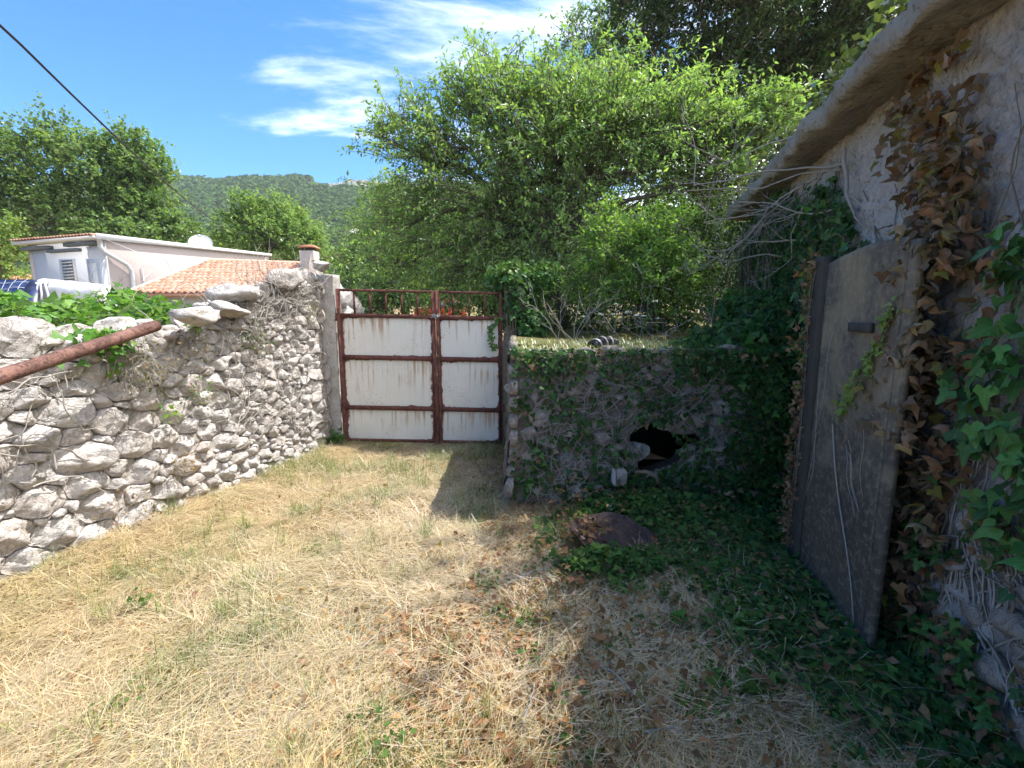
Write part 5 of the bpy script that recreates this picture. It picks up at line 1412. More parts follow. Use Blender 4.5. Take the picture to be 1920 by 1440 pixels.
# grey dead vines over the left wall
def lfr(s, v, off): return LW0 + LU * s + ZU * v + LN * (off + 0.05 + lw_batter(v))
for lab, s0_, s1_, z0_, z1_, nn_, len_ in (('mesh of grey dead vine stems climbing the near left part of the stone wall', 0.0, 0.9, 0.6, 1.5, 26, 16),
                                      ('grey dead vine fanning over the middle of the stone wall', 1.7, 2.9, 0.35, 1.1, 70, 14)):
    g = Geo()
    for k in range(nn_):
        pts_, r_ = crawl((random.uniform(s0_, s1_), random.uniform(z0_, z1_)), random.choice([1.0, 1.8, 0.4, 2.5]), 0.045, random.randint(7, len_), lfr, 0.55, r0=random.uniform(0.002, 0.0065), off=0.0)
        g.tube(pts_, r_, 6, caps=False)
    tag(g.build('dead_vine', M['vine_wood'], smooth=True), lab, 'vine', 'dead vines on the stone wall')
g = Geo()
for k in range(300):
    s = random.gauss(2.45, 0.38); z = ltop(min(s, 3.2)) + random.gauss(-0.05, 0.11); 
    pts_, r_ = crawl((s, z), random.uniform(0, 6.28), 0.04, random.randint(6, 15), lfr, 0.8, r0=random.uniform(0.002, 0.006), off=random.uniform(-0.1, 0.12))
    g.tube(pts_, r_, 4, caps=False)
tag(g.build('dead_thicket', M['vine_wood']), 'brown-grey thicket of dry stems tangled on the rising top of the stone wall', 'vine')
def tuft(label, s, v, n, size, col, dry=0.4, cat='weed', name='wall_weed', spread=0.07, leafy=True):
    c0 = lfr(s, v, 0.03)
    t = thing(name, label, cat, tuple(c0), 'weeds in the wall joints')
    pos = c0 + rng.normal(size=(n, 3)) * spread * [1, 1, 1.1] + LN * 0.03
    if leafy:
        V = inst(LEAF_V * [1.3, 1, 1], pos, frames(unit(rng.normal(size=(n, 3)) + [0, 0, .3]), unit(rng.normal(size=(n, 3)) * .5 + [.3, 0, 1])), size * rng.uniform(.6, 1.3, n))
        mobj('leaves', V.reshape(-1, 3), rep_faces(LEAF_F, n, 5), M['leaf'], t, C=np.repeat(np.where(rng.random((n, 1)) < dry, jit((0.30, 0.22, 0.11), n), jit(col, n)), 5, 0))
    g = Geo()
    for k in range(int(n * 0.35)):
        p = c0 + rng.normal(size=3) * spread * 0.7
        d_ = unit(rng.normal(size=3) + LN * 0.8 + [0, 0, -0.1]); g.tube([p, p + d_ * spread * 0.8, p + d_ * spread * 1.5 - [0, 0, spread * .5]], [0.0018, 0.0014, 0.0008], 3, caps=False)
    tag(g.build('stems', M['vine_wood'], t), kind='stuff')
tuft('bushy half-dry weed hanging on the wall face under the end of the rusty pipe', 0.95, 1.36, 420, 0.026, (0.10, 0.13, 0.04), 0.55, spread=0.11)
tuft('green weed tuft high on the wall near the gate end', 2.15, 1.50, 160, 0.035, (0.06, 0.11, 0.035), 0.2, spread=0.075)
tuft('small feathery green weed in the middle of the wall face', 1.45, 1.08, 120, 0.028, (0.10, 0.19, 0.05), 0.25, spread=0.065)
tuft('little pair of bright leaves in a joint below the pipe', 1.16, 0.93, 22, 0.05, (0.16, 0.30, 0.05), 0.0, spread=0.04)
tuft('orange-brown dry weed near the foot of the wall', 1.20, 0.48, 120, 0.022, (0.36, 0.20, 0.06), 0.5, spread=0.055)
tuft('rust-brown dry bramble at the foot of the wall', 0.75, 0.22, 160, 0.022, (0.16, 0.08, 0.05), 0.3, spread=0.10)
tuft('dry stringy tuft beside the flat white block', 1.45, 1.52, 160, 0.022, (0.14, 0.15, 0.05), 0.7, spread=0.07)
tuft('pale green weed patch on the wall near the gate post', 3.05, 1.75, 110, 0.025, (0.16, 0.19, 0.06), 0.3, spread=0.07)
# plants on the terrace: dry grass rim and white umbel flowers
NT_ = 9000
PTt = np.column_stack([rng.uniform(0.0, 2.3, NT_), 4.12 + 0.75 * rng.random(NT_) ** 1.4, np.zeros(NT_)])
PTt[:, 2] = CZ + 0.02 + 0.06 * (PTt[:, 1] - CY0)
cl = np.where(rng.random((NT_, 1)) < 0.55, jit((0.36, 0.34, 0.11), NT_, 0.3), jit((0.15, 0.22, 0.05), NT_, 0.3))
blades(NT_, PTt, rng.uniform(0, 6.28, NT_), rng.uniform(0.2, 1.4, NT_), rng.uniform(0.03, 0.10, NT_), rng.uniform(0.003, 0.007, NT_), np.abs(rng.normal(size=NT_)) * 0.02, cl, 'terrace_grass', 2)
for k in range(9):
    x = random.uniform(0.75, 1.75); y = random.uniform(4.7, 5.4); h = random.uniform(0.22, 0.42)
    b0 = np.array([x, y, 1.45])
    t = thing('white_flower', 'spindly plant with a flat white flower head in the dry growth above the cistern', 'flower', tuple(b0), 'white umbels above the cistern')
    g = Geo(); top = b0 + [random.gauss(0, .04), random.gauss(0, .04), h]; g.tube(bez(b0, top, (0.02, 0, 0), 5), 0.003, 4, caps=False)
    hd = Geo()
    for q in range(9):
        c_ = top + np.array([0.035 * math.cos(q * 2.4) * math.sqrt(q / 9), 0.035 * math.sin(q * 2.4) * math.sqrt(q / 9), 0.02])
        g.tube([top, c_], 0.0012, 3, caps=False)
        for w_ in range(3):
            e = rng.normal(size=(3, 3)) * 0.007; hd.add(c_ + e, np.array([[0, 1, 2]]))
    g.build('stalk', mat_plain('green_stalk', (0.10, 0.14, 0.05)) if k == 0 else bpy.data.materials['green_stalk'], t)
    hd.build('flower_head', mat_plain('white_petals', (0.75, 0.75, 0.68)) if k == 0 else bpy.data.materials['white_petals'], t)
st = [((random.uniform(0.5, 2.4), random.uniform(4.6, 5.6), 1.45), unit(np.array([random.gauss(0, .6), -0.2, 0.8])), random.uniform(0.35, 0.75), 0.005) for _ in range(26)]
brm = thing('dry_bramble', 'leafless pale bramble stems arching over the top of the cistern', 'bramble', (1.4, 5.1, 1.45))
for q in st:
    o = spray('stem', None, None, [q], 'vine_wood', 2); o.parent = brm; o.matrix_parent_inverse = Matrix.Translation(-brm.location)
# weed by the foot of the left gate post, fallen sticks
t = thing('gate_weed', 'small broad-leaved green weed at the foot of the bare gate post', 'weed', (-2.34, 5.95, 0))
pos = np.array([-2.33, 5.93, 0.10]) + rng.normal(size=(60, 3)) * [0.07, 0.05, 0.07]
V = inst(IVY_V, pos, frames(unit(rng.normal(size=(60, 3))), unit(rng.normal(size=(60, 3)) * .5 + [0, -0.6, 1])), rng.uniform(0.05, 0.09, 60))
mobj('leaves', V.reshape(-1, 3), rep_faces(IVY_F, 60, 9), M['leaf'], t, C=np.repeat(jit(IVY_G, 60), 9, 0))
for lab, a_, b_, r_ in (('longest bare stick lying on the straw at the shadow edge', (0.42, 2.10), (0.62, 1.75), 0.007), ('thin crooked twig on the straw in front of the ivy ground cover', (0.55, 1.72), (0.72, 1.70), 0.006),
                        ('dark stick among the brown leaves left of the metal lid', (-0.05, 2.75), (0.22, 2.95), 0.007), ('short grey stick in the leaves near the bottom of the view', (0.05, 1.75), (0.10, 1.95), 0.007)):
    g = Geo(); a3 = np.array([*a_, ground_z(*a_) + 0.035]); b3 = np.array([*b_, ground_z(*b_) + 0.05])
    g.tube(bez(a3, b3, (0.02, 0.02, 0.02), 8, 0.004), np.linspace(r_, r_ * .6, 8), 6)
    tag(g.build('stick', M['vine_wood'], smooth=True), lab, 'stick', 'sticks on the ground')

rw = thing('added_roof_weeds', 'weeds and ivy shoots added along the roof edge to break up its shadow', 'weeds', tuple(bwall(3, 3.26)))  # added growth that makes the eave's shadow edge uneven
NR = 5200
yy_ = rng.uniform(0.6, 6.6, NR); oo_ = 0.24 - 0.5 * rng.random(NR) ** 1.5
dn_ = np.array([n2(a_, 0, 2.6, 3) + 0.6 * n2(a_, 0, 7.5, 5) for a_ in yy_])
kp = dn_ > -0.12; yy_, oo_, dn_ = yy_[kp], oo_[kp], dn_[kp]; NR = len(yy_)
P_ = np.array([bwall(a_, 3.25, b_) for a_, b_ in zip(yy_, oo_)])
V = inst(LEAF_V * [1.5, 1, 1], P_ + np.stack([rng.normal(size=NR) * .05, rng.normal(size=NR) * .05, (0.05 + 0.42 * np.clip(dn_ + .2, 0, 1)) * rng.random(NR)], -1), frames(unit(rng.normal(size=(NR, 3))), unit(rng.normal(size=(NR, 3)) + [0, 0, .5])), rng.uniform(0.03, 0.075, NR))
tag(mobj('leaves', V.reshape(-1, 3), rep_faces(LEAF_F, NR, 5), M['leaf'], rw, C=np.repeat(jit((0.10, 0.13, 0.05), NR, .4), 5, 0)), kind='stuff')
# ------------------------------------------------------------------ white house and its neighbours
def quadwall(g, a, b, z0a, z1a, z1b, th, z0b=None):
    """wall panel from a to b (xy) with sloping top, thickened to the left of a->b"""
    a = np.array(a, float); b = np.array(b, float); d_ = unit(b - a); n = np.array([-d_[1], d_[0]]) * th
    z0b = z0a if z0b is None else z0b
    V = [(*a, z0a), (*b, z0b), (*b, z1b), (*a, z1a)] + [(*(a + n), z0a), (*(b + n), z0b), (*(b + n), z1b), (*(a + n), z1a)]
    return g.add(V, [[0, 1, 2, 3], [7, 6, 5, 4], [0, 4, 5, 1], [1, 5, 6, 2], [2, 6, 7, 3], [3, 7, 4, 0]])
HC_ = np.array([-14.40, 17.0]); HB = np.array([-11.2, 22.0]); HL = np.array([-18.55, 18.35]); HK = HB + HL - HC_
M['white_wall'] = mat_plain('whitewash', (0.47, 0.48, 0.51), 0.85, 0, 0.06, 1.5, 0.2)
M['pink_wall'] = mat_plain('pale_pink_render', (0.40, 0.345, 0.33), 0.9, 0, 0.10, 1.2, 0.3)
M['trim'] = mat_plain('white_trim', (0.55, 0.55, 0.56), 0.6, 0, 0.05)
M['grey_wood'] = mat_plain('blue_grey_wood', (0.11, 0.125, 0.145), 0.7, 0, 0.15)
M['zinc'] = mat_plain('zinc_pipe', (0.42, 0.44, 0.47), 0.45, 0.3, 0.15)
def mat_tile():
    m, t = newmat('terracotta_tile'); g = NT(t); p = wpos(g); oi = g.n('ShaderNodeObjectInfo').outputs['Random']
    c = g.mix(oi, (0.46, 0.215, 0.14), (0.58, 0.35, 0.26)); c = g.mix(g.step(g.noise(p, 9.0, 6), .5, .75), c, (0.36, 0.19, 0.14))
    g.out(c, 0.85, g.bump(g.noise(p, 60.0, 4), 0.3, 0.01)); return m
M['tile'] = mat_tile()
house = thing('white_house', 'low white house with louvred shutter, grey drainpipe and pink side wall beyond the stone wall', 'house', (-15, 19, 0.5))
def hp(a, b, t): return a + (b - a) * t
g = Geo(); quadwall(g, HL, HC_, 0.2, 4.36, 4.36, 0.2); g.build('front_wall', M['white_wall'], house)
g = Geo(); quadwall(g, HC_, HB, 0.2, 4.36, 4.42, 0.2); quadwall(g, HB, HK, 0.2, 4.42, 4.42, 0.2); quadwall(g, HK, HL, 0.2, 4.42, 4.36, 0.2); g.build('side_wall', M['pink_wall'], house)
fd = unit(HC_ - HL); fn = np.array([fd[1], -fd[0]])     # out of the front wall
sd_ = unit(HB - HC_); sn = np.array([sd_[1], -sd_[0]])
g = Geo(); quadwall(g, HC_ + sn * 0.10 - sd_ * 0.25, HB + sn * 0.10 + sd_ * .1, 4.36, 4.56, 4.52, 0.30, 4.42); g.build('verge', M['trim'], house)
g = Geo(); a = HL + fn * 0.35 - fd * 0.25; b = HC_ + fn * 0.35 - fd * 0.02
V = [(*a, 4.36), (*b, 4.38), (*(b - fn * 4.5), 4.50), (*(a - fn * 4.5), 4.50)]; V = V + [(x, y, z + 0.09) for x, y, z in V]
g.add(V, [[0, 3, 2, 1], [4, 5, 6, 7], [0, 1, 5, 4], [1, 2, 6, 5], [2, 3, 7, 6], [3, 0, 4, 7]]); rf = g.build('roof', M['trim'], house)
for k in range(26):                                    # tile ends along the front edge of the roof
    g = Geo(); p = hp(a, b, (k + 0.5) / 26) + fn * 0.06; an = np.linspace(0, math.pi, 7)
    P1 = [(*(p + fd * 0.085 * math.cos(q)), 4.49 + 0.06 * math.sin(q)) for q in an]; P2 = [(*(p + fd * 0.085 * math.cos(q) - fn * 0.5), 4.51 + 0.06 * math.sin(q)) for q in an]
    P3 = [(*(p + fd * 0.07 * math.cos(q)), 4.48 + 0.04 * math.sin(q)) for q in an]
    g.add(P1 + P2 + P3, [[q, q + 1, q + 8, q + 7] for q in range(6)] + [[14 + q, 15 + q, q + 1, q] for q in range(6)]); g.build('tile_end', M['tile'], rf)
def fbox(name, s0, s1, z0, z1, d0, d1, mat, parent=None, a0=HL, dirv=None, nrm=None):
    dirv = fd if dirv is None else dirv; nrm = fn if nrm is None else nrm
    g = Geo(); V = []
    for z in (z0, z1):
        for s_, d_ in ((s0, d0), (s1, d0), (s1, d1), (s0, d1)): V.append((*(a0 + dirv * s_ + nrm * d_), z))
    g.add(V, [[0, 3, 2, 1], [4, 5, 6, 7], [0, 1, 5, 4], [1, 2, 6, 5], [2, 3, 7, 6], [3, 0, 4, 7]])
    return g.build(name, mat, house if parent is None else parent)
FWl = float(np.linalg.norm(HC_ - HL))
def fs(px):                                             # distance along the front wall under a photo column
    u = (px - 960) / FPX
    best = min(np.linspace(-0.5, FWl + .5, 400), key=lambda s_: abs((HL + fd * s_)[0] / (0.989 * (HL + fd * s_)[1] - 0.148 * 1.9) - u))
    return float(best)
for pa, pb, za, zb in ((52, 105, 4.16, 4.28), (100, 157, 4.02, 4.13), (133, 190, 4.20, 4.34)):
    fbox('bracket_beam', fs(pa), fs(pb), za, zb, 0.01, 0.18, M['grey_wood'])
sh = fbox('shutter', fs(113), fs(142), 2.55, 3.78, 0.005, 0.04, M['trim'])
for k in range(10):
    z = 2.62 + k * 0.112; g = Geo(); s0_, s1_ = fs(118), fs(138)
    V = [(*(HL + fd * s_ + fn * d_), zq) for s_, d_, zq in ((s0_, 0.042, z + .05), (s1_, 0.042, z + .05), (s1_, 0.075, z), (s0_, 0.075, z), (s0_, 0.042, z + .062), (s1_, 0.042, z + .062), (s1_, 0.075, z + .012), (s0_, 0.075, z + .012))]
    g.add(V, [[0, 3, 2, 1], [4, 5, 6, 7], [0, 1, 5, 4], [1, 2, 6, 5], [2, 3, 7, 6], [3, 0, 4, 7]]); g.build('slat', M['zinc'] if False else M['trim'], sh)
fbox('louvre_shadow_board', fs(118), fs(138), 2.6, 3.74, 0.038, 0.0415, M['grey_wood'], sh)  # dark sheet standing in for the shade between the slats
dr = fbox('door', fs(164), fs(200), 0.6, 3.75, 0.005, 0.03, M['white_wall'])
fbox('door_panel', fs(168), fs(181), 1.2, 3.6, 0.03, 0.045, M['trim'], dr); fbox('door_panel', fs(184), fs(197), 1.2, 3.6, 0.03, 0.045, M['trim'], dr)
g = Geo(); c2 = lambda s_, d_, z: np.array([*(HC_ + sd_ * s_ + sn * d_), z])
g.tube([c2(-0.2, 0.12, 4.36), c2(-0.2, 0.12, 4.1), c2(-0.1, 0.12, 3.95), c2(0.5, 0.14, 3.55), c2(0.62, 0.12, 3.35), c2(0.62, 0.11, 2.8), c2(0.62, 0.11, 0.6)], 0.075, 10)
g.build('drainpipe', M['zinc'], house, smooth=True)
# wall-mounted aerial bracket with looping wire on the pink side wall
g = Geo(); g.tube([c2(1.0, 0.02, 3.0), c2(1.0, 0.06, 3.6)], 0.015, 5); g.tube([c2(1.0, .06, 3.1), c2(1.65, 0.5, 3.9)], 0.014, 5); g.tube([c2(1.0, .06, 3.6), c2(1.3, 0.3, 3.5)], 0.01, 5)
g.tube([c2(0.0, .12, 4.36), c2(0.8, 0.3, 4.0), c2(1.65, 0.5, 3.9), c2(2.3, 0.3, 3.55), c2(2.1, .1, 3.4), c2(1.9, 0.05, 3.35)], 0.012, 5)
g.tube([c2(1.6, .45, 3.8), c2(1.95, .2, 3.3), c2(1.95, 0.06, 2.8), c2(1.6, 0.05, 2.65)], 0.008, 5)
tag(g.build('aerial_bracket', M['zinc']), 'thin aerial bracket and looping wire fixed to the pink side wall', 'bracket')
# satellite dish behind the roof edge
dish = thing('satellite_dish', 'white satellite dish standing on the roof of the white house', 'dish', tuple(at(378, 466, 21)))
c0 = at(377, 458, 21); a = np.linspace(0, 2 * math.pi, 32, endpoint=False); V = []; nrm_ = unit(np.array([0.35, -0.75, 0.35])); e1 = unit(np.cross(nrm_, ZU)); e2 = np.cross(e1, nrm_) * -1
for off in (0, -0.02):
    for f_ in (1, .75, .5, .25):
        for q in a: V.append(c0 + (e1 * math.cos(q) * .46 + e2 * math.sin(q) * .42) * f_ + nrm_ * (0.10 * f_ * f_ + off))
    V.append(c0 + nrm_ * off)
i = np.arange(32); j = (i + 1) % 32; Q = []; T_l = []
for b_ in (0, 129):
    for k in range(3): Q.append(np.stack([b_ + k * 32 + i, b_ + k * 32 + j, b_ + k * 32 + 32 + j, b_ + k * 32 + 32 + i], -1))
    T_l.append(np.stack([b_ + 96 + i, b_ + 96 + j, np.full(32, b_ + 128)], -1))
Q.append(np.stack([i, j, j + 129, i + 129], -1))
mobj('reflector', np.array(V), [np.concatenate(Q), np.concatenate(T_l)], M['trim'], dish, smooth=True)
g = Geo(); g.tube([c0 - nrm_ * .03, c0 - nrm_ * .15 - [0, 0, .2], c0 - nrm_ * .15 - [0, 0, .6]], 0.03, 7); g.build('mast', M['zinc'], dish)
g = Geo(); g.tube([c0 - e2 * 0.4, c0 + nrm_ * .45 - e2 * .15], 0.012, 5); g.box((-.04, -.04, -.04), (.04, .04, .04), off=c0 + nrm_ * .45 - e2 * .15); g.build('feed_arm', M['zinc'], dish)
# tiled annex
ann = thing('tiled_annex', 'lean-to with sunlit orange barrel-tile roof against the pink side wall', 'building', (-10, 17, 0.5))
E0 = np.array([-12.62, 15.55, 2.42]); E1 = np.array([-8.2, 15.55, 2.42]); R0_ = np.array([-11.75, 18.5, 3.76]); R1_ = np.array([-7.5, 18.5, 3.62])
g = Geo(); g.add([(-12.45, 15.8, 0.3), (-8.0, 15.8, 0.3), (-8.0, 15.8, 2.40), (-12.45, 15.8, 2.40), (-11.6, 18.6, .3), (-7.4, 18.6, .3), (-7.4, 18.6, 3.55), (-11.6, 18.6, 3.60)],
      [[0, 1, 2, 3], [4, 7, 6, 5], [0, 3, 7, 4], [1, 5, 6, 2]]); g.build('wall', M['concrete'], ann)
g = Geo(); g.add([E0, E1, R1_, R0_] + [q - [0, 0, .08] for q in (E0, E1, R1_, R0_)], [[0, 1, 2, 3], [7, 6, 5, 4], [0, 4, 5, 1], [1, 5, 6, 2], [2, 6, 7, 3], [3, 7, 4, 0]]); g.build('roof_deck', M['tile'], ann)
NCOL, NROW = 22, 12
def roofp(a_, b_): return (E0 * (1 - a_) + E1 * a_) * (1 - b_) + (R0_ * (1 - a_) + R1_ * a_) * b_
tw = np.linalg.norm(E1 - E0) / NCOL; tlen = np.linalg.norm(R0_ - E0) / NROW
an = np.linspace(0, math.pi, 6)
TVt = []
for y_, r_, h_ in ((0.0, 0.46, 0.05), (1.18, 0.38, 0.03)):
    TVt += [(r_ * tw * math.cos(q), y_ * tlen - 0.03, h_ * 0.4 + 0.40 * tw * math.sin(q)) for q in an]
TVt += [(0.38 * tw * math.cos(q), -0.03, 0.01 + 0.30 * tw * math.sin(q)) for q in an]
TFt = [[q, q + 1, q + 7, q + 6] for q in range(5)] + [[12 + q, 13 + q, q + 1, q] for q in range(5)]
tile_me = mesh('tile', np.array(TVt), np.array(TFt), M['tile'])
nr_ = unit(np.cross(E1 - E0, R0_ - E0))
for r_ in range(NROW):
    for c_ in range(NCOL):
        p = roofp((c_ + .5) / NCOL, r_ / NROW); up_ = unit(roofp((c_ + .5) / NCOL, (r_ + 1) / NROW) - p); x_ = unit(np.cross(up_, nr_))
        o = bpy.data.objects.new('tile', tile_me); COL.objects.link(o); o.parent = ann; o.matrix_parent_inverse = Matrix.Translation(-ann.location)
        m4 = np.eye(4); m4[:3, 0] = x_; m4[:3, 1] = up_; m4[:3, 2] = nr_; m4[:3, 3] = p + nr_ * (0.01 + 0.012 * random.random()) + x_ * random.gauss(0, .008)
        o.matrix_basis = Matrix(m4.tolist())
g = Geo(); g.tube([R0_ + [0, 0, .05], (R0_ + R1_) / 2 + [0, .02, .05], R1_ + [0, 0, .05]], 0.11, 8); g.build('ridge', M['tile'], ann)
g = Geo(); g.tube([E0 + [0, 0, .10], R0_ + [0, 0, .10]], 0.05, 6); g.build('flashing', M['concrete'], ann)
ch = thing('chimney', 'small pink chimney with tiled cap at the end of the orange roof', 'chimney', (-7.8, 18.3, 3.5))
c_ = at(580, 478, 18.2)
g = Geo(); g.box((-.27, -.27, -0.9), (.27, .27, 0.13), off=c_, b=0.01); g.build('stack', M['pink_wall'], ch)
g = Geo(); g.box((-.2, -.2, .13), (.2, .2, .25), off=c_); g.build('opening', M['door_dark'], ch)
g = Geo(); g.box((-.30, -.30, .25), (.30, .30, .30), off=c_); g.box((-.24, -.24, .30), (.24, .24, .34), off=c_); g.build('cap', M['tile'], ch)
# far-left neighbour roof
nb_ = thing('neighbour_house', 'strip of orange tiled roof of another house at the far left, below the trees', 'house', tuple(at(10, 560, 26)))
a_, b_ = at(-60, 532, 24), at(64, 531, 24); c_, d_ = at(64, 515, 27), at(-60, 520, 27)
g = Geo()
for k in range(24):
    t0, t1 = k / 24, (k + 1) / 24
    p = [a_ + (b_ - a_) * t0, a_ + (b_ - a_) * t1, d_ + (c_ - d_) * t1, d_ + (c_ - d_) * t0]; m0 = (p[0] + p[1]) / 2 + [0, 0, .10]; m1 = (p[2] + p[3]) / 2 + [0, 0, .10]
    g.add([p[0], m0, m1, p[3], p[1], p[2]], [[0, 1, 2, 3], [1, 4, 5, 2]])
g.build('roof', M['tile'], nb_)
g = Geo(); g.box((a_[0], 24.2, 0.6), (b_[0] - .1, 27, a_[2] - 0.02)); g.build('wall', M['pink_wall'], nb_)

# dark blue gridded panel and white tank-like roll behind the creeper (a roof-type solar water heater stood on the ground)
def mat_grid():
    m, t = newmat('navy_gridded_sheet'); g = NT(t); p = coords(g); sp = g.n('ShaderNodeSeparateXYZ', {0: p})
    c = g.mix(g.noise(p, 5.0, 5), (0.012, 0.020, 0.075), (0.022, 0.036, 0.11))
    g.out(c, 0.35, g.bump(g.noise(p, 4.0, 3), .3, .03), 0, 0.5); return m
M['navy'] = mat_grid()
pnl = thing('blue_panel', 'dark blue sheeted panel crossed by pale cords behind the creeper at the far left', 'panel', (-9.6, 9.2, 0.8))
pa, pb, pc, pd_ = at(-40, 524, 9.6), at(62, 524, 9.6), at(52, 590, 9.0), at(-60, 590, 9.0)
uu, vv = np.meshgrid(np.linspace(0, 1, 26), np.linspace(0, 1, 16)); 
PV = (pa * (1 - uu[..., None]) + pb * uu[..., None]) * (1 - vv[..., None]) + (pd_ * (1 - uu[..., None]) + pc * uu[..., None]) * vv[..., None]
PV = PV + np.array([0, -1, .4]) * (0.05 * np.sin(uu * 9) * np.sin(vv * 5) + 0.10 * np.sin(vv * 3.1))[..., None]
fr = PV.reshape(-1, 3); bk = fr + [0, .25, -.05]; ff = grid_faces(26, 16)
bd = np.concatenate([np.arange(26), np.arange(1, 16) * 26 + 25, 15 * 26 + np.arange(24, -1, -1), np.arange(14, 0, -1) * 26])
mobj('sheet', np.concatenate([fr, bk]), np.concatenate([ff, ff[:, ::-1] + len(fr), np.stack([bd, np.roll(bd, -1), np.roll(bd, -1) + len(fr), bd + len(fr)], -1)]), M['navy'], pnl, smooth=False)
M['cord'] = mat_plain('pale_cord', (0.38, 0.40, 0.44), 0.7)
off_ = np.array([0, -0.018, 0.008])
for k in (2, 5, 8, 11, 14):
    g = Geo(); g.tube(PV[k] + off_, 0.006, 4); g.build('cord', M['cord'], pnl)
for k in (3, 8, 13, 18, 23):
    g = Geo(); g.tube(PV[:, k] + off_, 0.005, 4); g.build('cord', M['cord'], pnl)
rl = thing('white_roll', 'large white sheeted roll with grey hoses lying behind the creeper, before the white house', 'roll', (-9.2, 9.8, 0.9))
q0, q1 = at(82, 545, 9.9), at(197, 556, 9.9)
def mat_sheet():
    m, t = newmat('white_sheeting'); g = NT(t); p = wpos(g)
    c = g.mix(g.step(g.noise(p, 3.0, 6, .65), .5, .72), (0.52, 0.53, 0.56), (0.38, 0.39, 0.42)); g.out(c, .55, g.bump(g.noise(p, 5.0, 6, .6), .6, .03), 0, .4); return m
M['sheeting'] = mat_sheet()
n_ = 40; k_ = 24; V = []
for i_ in range(n_):
    c_ = q0 + (q1 - q0) * i_ / (n_ - 1)
    for j_ in range(k_):
        a_ = 2 * math.pi * j_ / k_
        r_ = 0.25 * (1 + 0.06 * noise.noise(Vector((i_ * .2, math.cos(a_) * 2, math.sin(a_) * 2))))
        z_ = math.sin(a_) * r_; 
        if z_ < 0: z_ *= 2.6                            # sheet hangs to the ground side
        V.append(c_ + np.array([0.04, -math.cos(a_) * r_ * 1.0, z_]))
V = np.array(V); V = np.concatenate([V, V[:k_].mean(0)[None], V[-k_:].mean(0)[None]])
i = np.arange(n_ - 1)[:, None] * k_; j = np.arange(k_)[None]; j2 = (j + 1) % k_
Q = np.stack([i + j, i + j2, i + k_ + j2, i + k_ + j], -1).reshape(-1, 4)
jj = np.arange(k_); T_l = np.concatenate([np.stack([jj, (jj + 1) % k_, np.full(k_, n_ * k_)], -1), np.stack([(n_ - 1) * k_ + jj, (n_ - 1) * k_ + (jj + 1) % k_, np.full(k_, n_ * k_ + 1)], -1)])
mobj('sheeting', V, [Q, T_l], M['sheeting'], rl, smooth=True)
for k, (px, dx) in enumerate(((60, -12), (66, -9), (72, -5), (76, 2), (84, 6))):
    g = Geo(); g.tube([at(px + 8, 528, 9.7), at(px, 532, 9.6), at(px + dx, 552, 9.5), at(px + dx * 1.3, 568, 9.5), at(px + dx * .6, 588, 9.5)], 0.022, 8); g.build('hose', M['cord'], rl, smooth=True)
# twiggy bare bush in front of the house corner
st = [(at(205 + random.gauss(0, 12), 600, 9.0), unit(np.array([random.gauss(0, .3), 0, 1])), random.uniform(.5, .95), .004) for _ in range(14)]
spray('bare_bush', 'see-through bush of bare reddish twigs in front of the white house corner', 'bush', st, 'vine_dark', 3)

# overhead cable
g = Geo(); c0 = np.array([-5.9, 3.0, 4.45]); c1 = at(480, 432, 34.5)
pm = at(0, 45, 5.0)
pts_ = []
for t in np.linspace(-0.06, 1, 60):
    p = pm + (c1 - pm) * t; p = p + np.array([0, 0, -0.9 * 4 * t * (1 - t) * (1 if t > 0 else 0)]); pts_.append(p)
g.tube(pts_, 0.014, 6); tag(g.build('overhead_cable', mat_plain('black_cable', (0.015, 0.015, 0.017), .5)), 'black overhead cable sloping across the blue sky towards the left-hand trees', 'cable')

# red car seen through the gate bars
car = thing('red_car', 'small red hatchback parked under the trees, seen through the gate bars', 'car', (-5.2, 34, 1.3))
M['car_red'] = mat_plain('red_car_paint', (0.42, 0.018, 0.02), .3, 0, .05, 3, 0.0, .6); M['glass'] = mat_plain('dark_glass', (0.015, 0.02, 0.022), .08, 0, .05, 3, 0, .6); M['rubber'] = mat_plain('tyre_rubber', (0.02, .02, .02), .9)
side_ = [(0.0, .35), (0.02, .75), (.25, .88), (.95, .98), (1.45, 1.42), (1.7, 1.50), (2.9, 1.50), (3.35, 1.38), (3.6, .95), (3.65, .6), (3.6, .32), (3.1, .26), (.5, .26)]
def car_pt(x, y, z): return np.array([-6.95 + x * 0.98, 34.0 + y + x * 0.12, 1.28 + z * 1.0])
g = Geo(); nS = len(side_)
rows = []
for w_, ins in ((-0.80, 0.04), (-0.76, 0.0), (0.76, 0.0), (0.80, 0.04)):
    rows.append([car_pt(1.83 + (x - 1.83) * (1 - ins * .6), w_ * (0.86 if z > 1.2 else 1.0), .85 + (z - .85) * (1 - ins)) for x, z in side_])
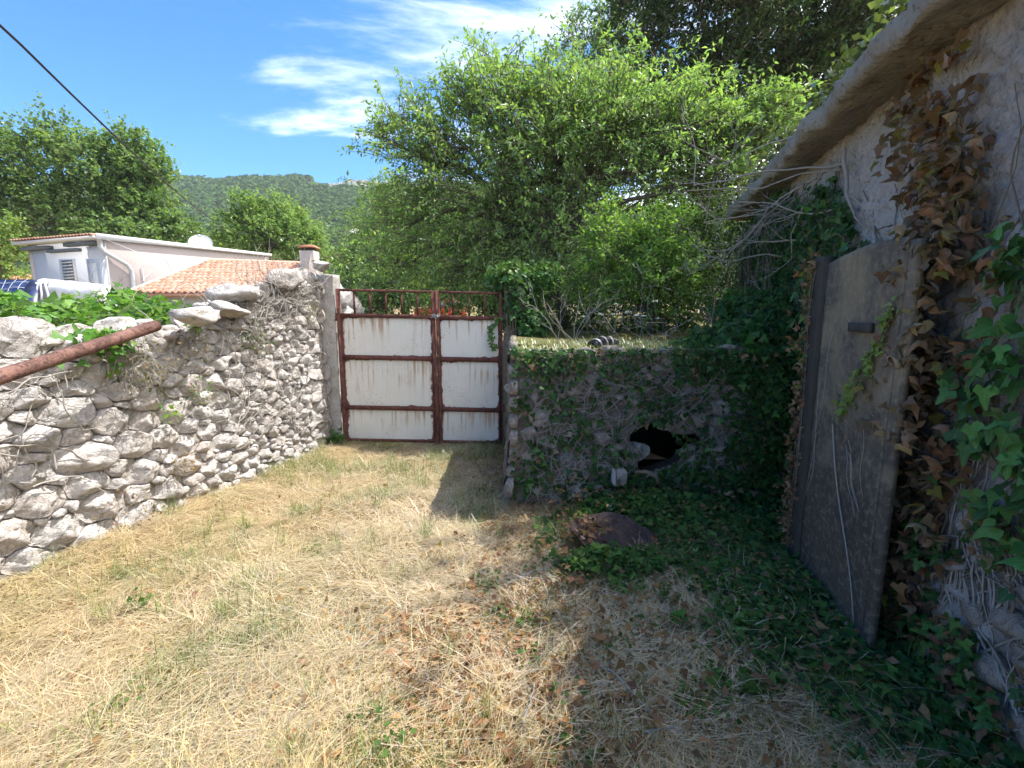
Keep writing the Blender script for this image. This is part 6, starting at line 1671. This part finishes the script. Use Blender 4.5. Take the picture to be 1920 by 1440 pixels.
V = np.array(sum(rows, [])); Q = [[r_ * nS + k, r_ * nS + (k + 1) % nS, (r_ + 1) * nS + (k + 1) % nS, (r_ + 1) * nS + k] for r_ in range(3) for k in range(nS)]
ctr = [V[:nS].mean(0), V[-nS:].mean(0)]
g.add(np.concatenate([V, ctr]), np.array(Q)); g.T.append(np.array([[(k + 1) % nS, k, 4 * nS] for k in range(nS)] + [[3 * nS + k, 3 * nS + (k + 1) % nS, 4 * nS + 1] for k in range(nS)]))
g.build('body', M['car_red'], car)
for x0_, x1_ in ((1.25, 2.2), (2.3, 3.2)):
    g = Geo(); zb_ = 1.0
    P4 = [car_pt(x0_ - (.1 if x0_ < 2 else 0), -.835, zb_), car_pt(x1_, -.835, zb_), car_pt(x1_ - .05, -.74, 1.40), car_pt(x0_ + (.28 if x0_ < 2 else 0.0), -.74, 1.40)]
    g.add(P4 + [p + [0, .03, 0] for p in P4], [[0, 1, 2, 3], [7, 6, 5, 4], [0, 4, 5, 1], [1, 5, 6, 2], [2, 6, 7, 3], [3, 7, 4, 0]]); g.build('window', M['glass'], car)
for x_ in (.72, 2.95):
    for w_ in (-.74, .74):
        g = Geo(); c_ = car_pt(x_, w_, .30); g.tube([c_ + [0, -.1, 0], c_ + [0, .1, 0]], .30, 18); wh = g.build('wheel', M['rubber'], car)
        g = Geo(); g.tube([c_ + [0, -.108, 0], c_ + [0, -.09, 0]], .19, 14); g.build('rim', M['zinc'], wh)
for w_ in (-.55, .55):
    g = Geo(); c_ = car_pt(.06, w_, .72); g.box((-.06, -.14, -.07), (.03, .14, .07), off=c_, b=.015); g.build('headlight', M['trim'], car)

# ------------------------------------------------------------------ air
m, t = newmat('air_haze'); g = NT(t)
v = g.n('ShaderNodeVolumePrincipled', {'Color': (0.78, 0.89, 1.0, 1), 'Density': 0.00022, 'Anisotropy': 0.2})
g.n('ShaderNodeOutputMaterial', {'Volume': v.outputs[0]})
g = Geo(); g.box((-1000, -400, -6), (1000, 1000, 175)); tag(g.build('haze', m), kind='stuff')
